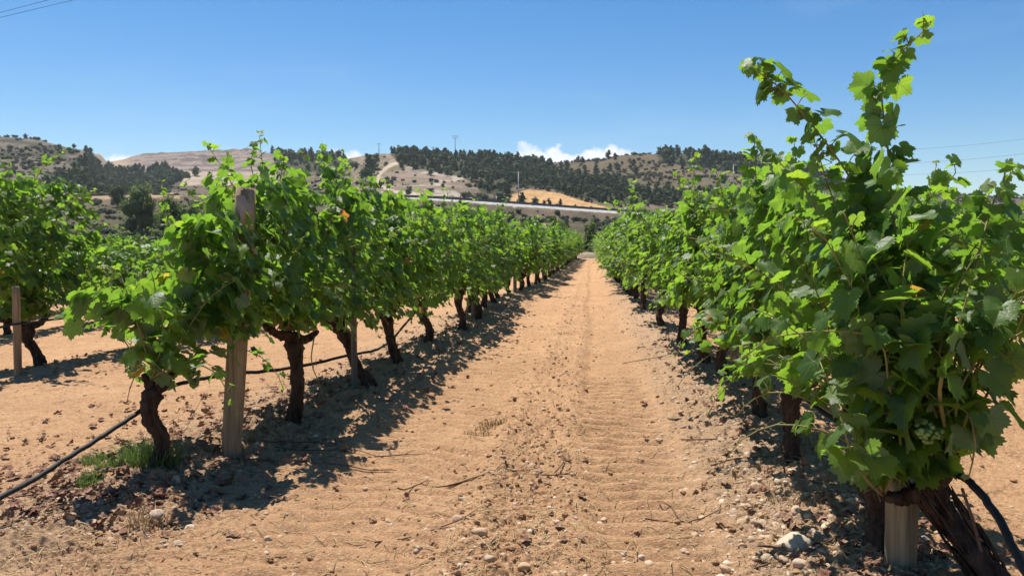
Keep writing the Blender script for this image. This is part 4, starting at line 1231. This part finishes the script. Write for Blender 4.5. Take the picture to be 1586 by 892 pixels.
def line_obj(name, pts, rad, matl, label, cat, n=60, group=None, sides=8, wav=0.0):
    P = smooth_path([np.array(p, float) for p in pts], n); org = P[0].copy()
    if wav:
        P[:, 2] += wav * fbm(np.arange(n) * .35, np.arange(n) * 0, 2); P[:, 0] += wav * fbm(np.arange(n) * .3 + 9, np.arange(n) * 0, 2)
    g = G(); tube(g, P - org, rad, sides); o = g.obj(name, matl); o.location = org
    return tag(o, label, cat, group)
pts = [at(-260, 905, 2.25), at(0, 771, 3.0), at(120, 700, 3.5), at(215, 638, 3.95), at(250, 606, 4.15), at(292, 590, 4.4), at(362, 579, 4.85), at(440, 571, 5.45), at(545, 549, 6.6), at(600, 532, 7.9)]
for y in (9.5, 12, 16, 22, 30, 42, 57): pts.append(Vector((float(row_left(y)) + .05, y, .42 + sz(row_left(y), y))))
line_obj('drip_pipe', pts, .0125, M_HOSE, 'black irrigation pipe low along the row left of the path, leaving at the left edge', 'irrigation pipe', 260, wav=.006)
pts = [at(1640, 985, 2.1), at(1584, 878, 2.25), at(1545, 800, 2.42), at(1508, 752, 2.55), at(1470, 728, 2.8), at(1400, 700, 3.3), at(1310, 660, 3.9), at(1240, 610, 4.5)]
for y in (5.6, 7, 9.2, 12, 18, 30, 45, 57): pts.append(Vector((float(row_right(y)) + .06, y, .42 + sz(row_right(y), y))))
line_obj('drip_pipe', pts, .0125, M_HOSE, 'black irrigation pipe under the vines right of the path, leaving at the lower right corner', 'irrigation pipe', 220, wav=.004)
pts = []
for y in (4.2, 5.5, 7.2, 9, 12, 18, 30, 45): pts.append(Vector((float(ROWS[2](y)) + .05, y, .46 + sz(ROWS[2](y), y))))
line_obj('drip_pipe', pts, .0105, M_HOSE, 'black irrigation pipe along the trunks of the second row to the left', 'irrigation pipe', 120, wav=.012)
for k, (nm, fn) in enumerate((('left', row_left), ('right', row_right))):
    for h, w in ((.78, 'lower'), (1.38, 'upper')):
        ys = np.linspace(4.75 if k == 0 else 3.1, 57, 24)
        line_obj('trellis_wire', [(float(fn(y)), y, h + sz(fn(y), y)) for y in ys], .0018, M_WIRE, f'{w} thin trellis wire through the leaves of the row {nm} of the path', 'wire', 60, sides=5)
line_obj('tie_wire', [at(247, 735, 4.15), at(290, 660, 4.3), at(322, 598, 4.5)], .0014, M_WIRE, 'thin slanting wire from the front trunk foot up to the pipe', 'wire', 12, sides=5)
line_obj('thin_stake', [at(1520, 855, 2.62), at(1505, 800, 2.62), at(1490, 756, 2.62)], .005, M_TWIG, 'thin brown stick standing right of the big front trunk', 'stick', 12, sides=6)

# ------------------------------------------------------------------ stones, litter, weeds
def stone_mesh(seed, flat=.62, sub=2):
    r = np.random.default_rng(seed); v, f = (ICO1, ICO2, ICO3)[sub - 1]
    n = fbm(v[:, 0] * 1.3 + seed, v[:, 1] * 1.3 + v[:, 2] * .9, 3) * .28
    v = v * (1 + n[:, None]) * np.array([1, r.uniform(.65, .9), flat * r.uniform(.8, 1.1)])
    for _ in range(6):
        d = unit(r.normal(size=3)); k = v @ d; m = r.uniform(.42, .68)
        v = v - np.maximum(0, k - m)[:, None] * d * .8
    return v, f
STONES = [stone_mesh(s) for s in range(9)]
STONE_ME = []
for v, f_ in STONES:
    g = G(); g.add(v, f_); STONE_ME.append(g.mesh('stone', M_STONE))
def big_stone(px, py, wpx, label, k, rz=0.0, group=None):
    x, y = on_soil(px, py); s = wpx * y / 1200 / 2 * (1.35 if wpx > 40 else 1.0)
    o = link('stone', STONE_ME[k % 9]); o.location = (x, y, sz(x, y) + s * .16); o.scale = (s, s, s); o.rotation_euler = (r_.uniform(-.2, .2), r_.uniform(-.2, .2), rz)
    tag(o, label, 'stone', group)
big_stone(1230, 862, 46, 'large tan rounded stone left of the sawn wooden post, biggest on the pebbly bank', 0)
big_stone(1167, 776, 26, 'pale buff stone on the pebbly bank left of the bare upright trunk', 1, .4)
big_stone(1155, 800, 22, 'grey brown stone just below the pale buff one on the right bank', 2)
big_stone(1290, 756, 30, 'grey cobble in the shade right of the bare upright trunk', 3)
big_stone(140, 827, 30, 'pale grey rounded stone at the lower left beside withered leaves', 4)
big_stone(106, 828, 24, 'brownish stone left of the pale grey one at the lower left', 5)
big_stone(128, 815, 20, 'small buff stone tucked above the pale grey one at the lower left', 8)
big_stone(240, 814, 34, 'grey cobble casting a shadow left of the dappled vine shade', 6, .7)
big_stone(273, 762, 22, 'small flat stone near the foot of the front left vine', 7)
big_stone(757, 873, 24, 'smooth grey oval stone low in the crumbly middle strip', 3, -.5)
big_stone(707, 806, 20, 'pale pebble beside clods left in the middle strip', 1)
big_stone(812, 882, 22, 'light stone at the bottom edge of the middle strip', 4)
big_stone(742, 838, 26, 'rounded clod coloured stone above the smooth grey oval', 5)
big_stone(1205, 770, 20, 'small white stone on the right bank between buff stone and trunk', 7)
big_stone(600, 800, 16, 'small pale stone alone on the left wheel track', 8)
big_stone(1265, 770, 22, 'pale cobble at the edge of the vine shade on the right bank', 6)
big_stone(1320, 815, 20, 'tan stone between the large tan stone and the sawn post', 2)

def pebbles():
    r = np.random.default_rng(21); items = []
    def put(n, xf, y0, y1, s0, s1, embed=-.22):
        y = 1 / r.uniform(1 / y1, 1 / y0, n); x = xf(y, n)
        s = s0 * (s1 / s0) ** (r.uniform(0, 1, n) ** 3.4)
        z = soil_z(x, y)
        for i in range(n): items.append((x[i], y[i], z[i] + s[i] * (embed + r.uniform(-.15, .2)), s[i]))
    put(5200, lambda y, n: row_right(y) - .22 + r.normal(size=n) * .30, 2.5, 18, .004, .03)
    put(1800, lambda y, n: -.36 + r.normal(size=n) * .22, 2.5, 24, .004, .022)
    put(3400, lambda y, n: row_left(y) + .15 + r.normal(size=n) * .42, 2.9, 16, .004, .024)
    put(2400, lambda y, n: r.uniform(-4.5, 3, n), 2.5, 14, .003, .015)
    put(900, lambda y, n: ROWS[2](y) + r.normal(size=n) * .6, 5, 14, .006, .024)
    put(600, lambda y, n: row_right(y) + r.uniform(0, 2, n), 2.5, 9, .005, .024)
    px, py = to_px(np.array([i[0] for i in items]), np.array([i[1] for i in items]), np.array([i[2] for i in items]))
    vis = (px > 0) & (px < 1586) & (py < 892)
    order = sorted(range(len(items)), key=lambda i: -(items[i][3] / items[i][1]) * (1 if vis[i] else 0))
    top = order[:250]; rest = order[250:]
    for q, i in enumerate(top):
        x, y, z, s = items[i]
        o = link('pebble', STONE_ME[int(r.integers(0, 9))]); o.location = (x, y, z); o.scale = (s, s, s); o.rotation_euler = tuple(r.uniform(-.4, .4, 2)) + (r.uniform(0, 6.28),)
        if x > .5: lab, gr = 'small pale pebble on the stony bank under the vines right of the path', 'pebbles on the stony right bank'
        elif x > -1.5: lab, gr = 'small pebble lying on the bare soil between the two rows', 'pebbles on the path'
        else: lab, gr = 'small pebble on the soil under the vines left of the path', 'pebbles under the left vines'
        tag(o, lab, 'pebble', gr)
    g = G()
    P1 = [stone_mesh(40 + k, .65, 1) for k in range(6)]
    for i in rest:
        x, y, z, s = items[i]; v, f = P1[int(r.integers(0, 6))] if y < 6 else (ICO0[0] * (1, .8, .6), ICO0[1])
        a = r.uniform(0, 6.28); ca, sa = math.cos(a) * s, math.sin(a) * s
        g.add(np.stack([v[:, 0] * ca - v[:, 1] * sa + x, v[:, 0] * sa + v[:, 1] * ca + y, v[:, 2] * s + z], -1), f)
    o = g.obj('gravel', M_STONE); tag(o, 'fine gravel and small stones strewn over the vineyard soil', 'gravel', kind='stuff')
    # clods of soil
    g = G()
    for k in range(7000):
        if k % 3 == 0: x = -.36 + r.normal() * .2; y = 1 / r.uniform(1 / 30, 1 / 2.5)
        elif k % 4: y = 1 / r.uniform(1 / 16, 1 / 2.5); x = r.uniform(-4, 2.6)
        else: y = 1 / r.uniform(1 / 16, 1 / 2.5); x = float(row_left(y)) + .3 + r.normal() * .3 if k % 8 else .75 + r.normal() * .2
        s = .003 * (6 ** (r.uniform() ** 2.6)); v, f = ICO0 if s < .012 else ICO1
        v = v * (1 + r.uniform(-.28, .28, (len(v), 1)))
        g.add(v * s * (1, .85, .7) + (x, y, sz(x, y) + s * .2), f)
    o = g.obj('soil_clods', M_SOIL, smooth=False); tag(o, 'crumbled clods of dry soil along the middle strip and banks', 'clods', kind='stuff')
pebbles()

def litter():
    r = np.random.default_rng(8); L = []
    def put(n, xf, y0, y1, s0=.016, s1=.042):
        for _ in range(n):
            y = 1 / r.uniform(1 / y1, 1 / y0); x = float(xf(y)); z = sz(x, y)
            L.append((np.array((x, y, z + .012)), unit(np.append(r.normal(size=2), .2)), unit(np.array([0, 0, 1.0]) + r.normal(size=3) * .5), r.uniform(s0, s1), r.uniform(.2, .8)))
    put(900, lambda y: row_left(y) + .15 + r.normal() * .34, 3.3, 16)
    put(300, lambda y: -3.0 + r.normal() * .5, 3.0, 6)
    put(120, lambda y: -2.2 + r.normal() * .2, 3.0, 3.6)
    put(420, lambda y: row_right(y) - .05 + r.normal() * .25, 2.6, 16)
    put(60, lambda y: -.3 + r.normal() * .2, 3, 24, .015, .03)
    put(160, lambda y: ROWS[2](y) + r.normal() * .4, 6, 14)
    g = G()
    # crumple the litter leaves
    k0 = len(LEAVES['mid']); sv = LEAVES['mid']
    cr = []
    for V, T in sv:
        V2 = V.copy(); V2[:, 2] += .35 * fbm(V[:, 0] * 2 + len(cr), V[:, 1] * 2, 2) + .25 * (V[:, 0] ** 2); cr.append((V2, T))
    LEAVES['mid'] = cr; put_leaves(g, L, 'mid', r); LEAVES['mid'] = sv
    o = g.obj('leaf_litter', M_DLEAF, smooth=False); tag(o, 'withered reddish brown vine leaves littered under the rows', 'leaf litter', kind='stuff')
    # chopped straw and stalk bits
    g = G()
    for _ in range(4200):
        y = 1 / r.uniform(1 / 12, 1 / 2.5); x = r.choice([float(row_right(y)) - .3 + r.normal() * .35, -.3 + r.normal() * .35, float(row_left(y)) + .3 + r.normal() * .45, r.uniform(-4, 2)])
        a = r.uniform(0, 6.28); l = r.uniform(.012, .05); z = sz(x, y) + .006
        dx, dy = math.cos(a) * l, math.sin(a) * l
        tube(g, [(x - dx, y - dy, z), (x, y, z + .006), (x + dx, y + dy, z + r.uniform(-.002, .01))], r.uniform(.0008, .002), 3, cap=False)
    o = g.obj('chopped_straw', M_STRAW); tag(o, 'bits of pale straw and chopped stalk scattered on the soil', 'straw', kind='stuff')
litter()

def twigs():
    r = np.random.default_rng(14)
    spots = [(1200, 745, 1, .1), (1300, 800, .5, .26), (1330, 820, 2.2, .22), (1060, 800, .2, .2), (1045, 790, 1.9, .15), (1150, 730, .3, .2), (1120, 690, .1, .24), (660, 820, .6, .22), (730, 740, .4, .3), (760, 735, .5, .26),
             (640, 745, 1, .12), (500, 700, .1, .3), (470, 690, .4, .22), (560, 720, 0.2, .2), (420, 720, .3, .3), (60, 810, .8, .3), (90, 790, .2, .22), (40, 830, 1.2, .2), (1280, 865, .2, .3), (870, 720, 1.3, .15),
             (865, 735, .4, .12), (620, 700, .2, .15), (1240, 880, .5, .25), (300, 780, .4, .2), (1080, 470, 0, .3), (1010, 560, .1, .3)]
    for i, (px, py, a, l) in enumerate(spots):
        x, y = on_soil(px, py); g = G()
        z0 = sz(x, y)
        pts = []
        for t in (-1, -.4, .2, .7, 1):
            qx, qy = x + math.cos(a) * l * t + r.normal() * .012, y + math.sin(a) * l * t + r.normal() * .012
            pts.append((qx - x, qy - y, sz(qx, qy) - z0 + .008 + abs(r.normal()) * .008))
        tube(g, smooth_path(pts, 10), np.linspace(.0045, .002, 10), 5)
        p = np.array(pts[2]); b = a + r.choice([-.7, .7])
        tube(g, [p, p + (math.cos(b) * l * .3, math.sin(b) * l * .3, .015), p + (math.cos(b) * l * .5, math.sin(b) * l * .5, .01)], [.003, .002, .0014], 4)
        o = g.obj('twig', M_TWIG); o.location = (x, y, z0)
        if px > 1000: tag(o, 'dry forked vine twig on the stony ground right of the path', 'twig', 'dry twigs right of the path')
        elif px > 550: tag(o, 'dry brown twig lying on the tracked soil of the path', 'twig', 'dry twigs on the path')
        else: tag(o, 'dry brown twig on the ground below the front left vines', 'twig', 'dry twigs below the front left vines')
twigs()

def tuft(px, py, n, h, spread, label, matl=None, cat='grass tuft', name='grass_tuft', seed=0):
    r = np.random.default_rng(seed + px); x, y = on_soil(px, py); z0 = sz(x, y); g = G()
    for _ in range(n):
        a = r.uniform(0, 6.28); q = spread * math.sqrt(r.uniform()); bx, by = math.cos(a) * q, math.sin(a) * q
        hh = h * r.uniform(.4, 1.1); lean = r.normal(size=2) * hh * .45
        bz = sz(x + bx, y + by) - z0
        P = np.array([(bx, by, bz - .005), (bx + lean[0] * .3, by + lean[1] * .3, bz + hh * .6), (bx + lean[0], by + lean[1], bz + hh)])
        w = unit(np.append(r.normal(size=2), 0)) * r.uniform(.0012, .0028)
        V = np.array([P[0] - w, P[0] + w, P[1] - w * .8, P[1] + w * .8, P[2]])
        g.add(V, [(2, 3, 4)], [(0, 1, 3, 2)], (0, 0, r.uniform(.1, .8)))
    o = g.obj(name, matl or M_GRASS, smooth=False, attr='leaf'); o.location = (x, y, z0); tag(o, label, cat)
tuft(240, 742, 420, .17, .13, 'tall grey green grass tuft at the foot of the front left vine')
tuft(172, 748, 260, .055, .07, 'short bright green grass patch left of the tall tuft')
tuft(142, 730, 260, .055, .08, 'short green grass patch farthest up on the left soil')
tuft(140, 775, 240, .06, .06, 'short green grass patch lowest of the three')
tuft(205, 735, 160, .12, .12, 'thin wispy grass just left of the front left trunk')
tuft(765, 655, 130, .07, .09, 'tuft of dry straw coloured stubble in the middle of the path', M_STRAW, 'dry tuft', 'dry_grass_tuft')
tuft(740, 665, 80, .05, .10, 'small flattened dry tuft left of the stubble in the path', M_STRAW, 'dry tuft', 'dry_grass_tuft')
tuft(1255, 700, 150, .09, .12, 'dry grass tuft beside the bare upright trunk on the right bank', M_STRAW, 'dry tuft', 'dry_grass_tuft')
tuft(235, 820, 120, .07, .10, 'dry grass wisps around the grey cobble at lower left', M_STRAW, 'dry tuft', 'dry_grass_tuft')
tuft(1240, 800, 160, .04, .14, 'low dry grass wisps on the bank above the large tan stone', M_STRAW, 'dry tuft', 'dry_grass_tuft')

# ------------------------------------------------------------------ hut, poles and cables
def hut():
    d = 70; p = at(844, 347, d); z0 = float(hill_z(np.array(p.x), np.array(float(d))))
    top = p.z - z0; root = empty('tiled_hut', (p.x, d, z0), .25)
    hw = 24 * d / 1200 / 2
    g = G(); box(g, -hw * .86, hw * .86, -.8, .8, -.5, top - .48); link('wall', g.mesh('wall', M_RUBBLE, False), root)
    g = G()
    for sgn in (-1, 1):
        n = 14
        for i in range(n):
            x0 = -hw + 2 * hw * i / n; w = 2 * hw / n
            P = [(x0 + w / 2, sgn * 1.02, top - .52), (x0 + w / 2, sgn * .5, top - .25), (x0 + w / 2, 0, top - .02)]
            tube(g, P, w * .52, 6)
    tube(g, [(-hw, 0, top), (hw, 0, top)], .07, 7)
    link('roof', g.mesh('roof', M_TILE), root)
    g = G(); box(g, -.3, .3, -.83, -.79, -.4, top - .75); link('door', g.mesh('door', M_DOOR, False), root)
    tag(root, 'tiny brick hut with pinkish clay tile roof just showing over the far left vines', 'hut')
hut()

def pole(px, ytop, ybot, d, label, kind='T', matl=M_TOWER):
    t = at(px, ytop, d); b = at(px, ybot, d)
    zg = float(hill_z(np.array(b.x), np.array(float(d)))); z0 = min(zg, b.z) - .5; h = t.z - z0
    root = empty('power_pole', (b.x, d, z0)); s = d / 1200
    g = G(); tube(g, [(0, 0, 0), (0, 0, h)], [.45 * s + .1, .28 * s + .06], 8); link('pole_shaft', g.mesh('pole_shaft', matl), root)
    g = G()
    if kind == 'V':
        w = 5 * s; tube(g, [(0, 0, h - 4.5 * s), (-w, 0, h - .3 * s)], .3 * s, 6); tube(g, [(0, 0, h - 4.5 * s), (w, 0, h - .3 * s)], .3 * s, 6)
        tube(g, smooth_path([(-w, 0, h - .3 * s), (-w * .5, 0, h + .9 * s), (0, 0, h + .3 * s), (w * .5, 0, h + .9 * s), (w, 0, h - .3 * s)], 16), .25 * s, 6)
    elif kind == 'T': box(g, -2.6 * s, 2.6 * s, -.12, .12, h - .8 * s, h - .1 * s)
    else:
        box(g, -3.6 * s, 3.6 * s, -.1, .1, h - 1.2 * s, h - .7 * s)
        for q in (-3.4, 0, 3.4): tube(g, [(q * s, 0, h - .8 * s), (q * s, 0, h + .6 * s)], .3 * s, 6)
    link('cross_arm', g.mesh('cross_arm', matl, False), root)
    tag(root, label, 'power pole')
    return Vector((b.x, d, z0 + h))
pole(503, 224, 248, 480, 'short power pole with cross arm above the left row leaves, beside a small cloud')
pole(587, 223, 242, 380, 'small power pole with cross arm on top of the pale eroded hill')
pA = pole(705, 211, 250, 392, 'tallest power pole, forked head, rising over the wooded middle hill', 'V')
pole(671, 228, 242, 392, 'small bluish mast peeping over the trees of the middle hill', 'T')
pB = pole(803, 266, 322, 200, 'pale concrete power pole with a short cross arm at the edge of the golden field', 'I', M_CONC)
pole(301, 253, 276, 520, 'thin lone pole in front of the quarry cliff', 'T', M_PTRUNK)
pC = pole(1135, 255, 318, 260, 'power pole with pale insulators on the wooded slope behind the right vines', 'I', M_CONC)
def cable(a, b, sag, rad, label, group=None):
    a = Vector(a); b = Vector(b); P = []
    for t in np.linspace(0, 1, 24):
        p = a.lerp(b, t); p.z -= sag * 4 * t * (1 - t); P.append(np.array(p))
    line_obj('power_line', P, rad, M_HOSE if rad < .02 else M_WIRE, label, 'cable', 40, group, 4)
for k, q in enumerate((-.55, 0, .55)):
    cable(pB + Vector((q, 0, -.05)), pA + Vector((q * 2.6, 0, -.3)), 5 + .4 * k, .019, 'thin cable climbing from the concrete pole to the tallest pole on the hill', 'cables between the two poles')
    cable(pB + Vector((q, 0, -.05)), pC + Vector((q, 0, -.05)), 4.5 + k * .5, .016, 'thin cable sagging across the wooded slope right of the concrete pole', 'cables across the wooded slope')
for k, (y0, y1, y2, w) in enumerate(((226, 203, 180, 'upper'), (246, 227, 205, 'middle'), (262, 245, 230, 'lower'))):
    cable(at(1300, y0 + 8, 110), at(1800, y2, 90), 1.0, .011, f'{w} of three faint cables in the sky at the right edge')
for k, (y0, y1, x1, w) in enumerate(((17, -2, 70, 'upper'), (24.5, -2, 108, 'lower'))):
    a = at(-250, y0 + (y0 - y1) / x1 * 250, 30); b = at(700, y0 - (y0 - y1) / x1 * 700, 30)
    cable(a, b, .1, .0085, f'{w} of two cables crossing the top left corner of the sky')
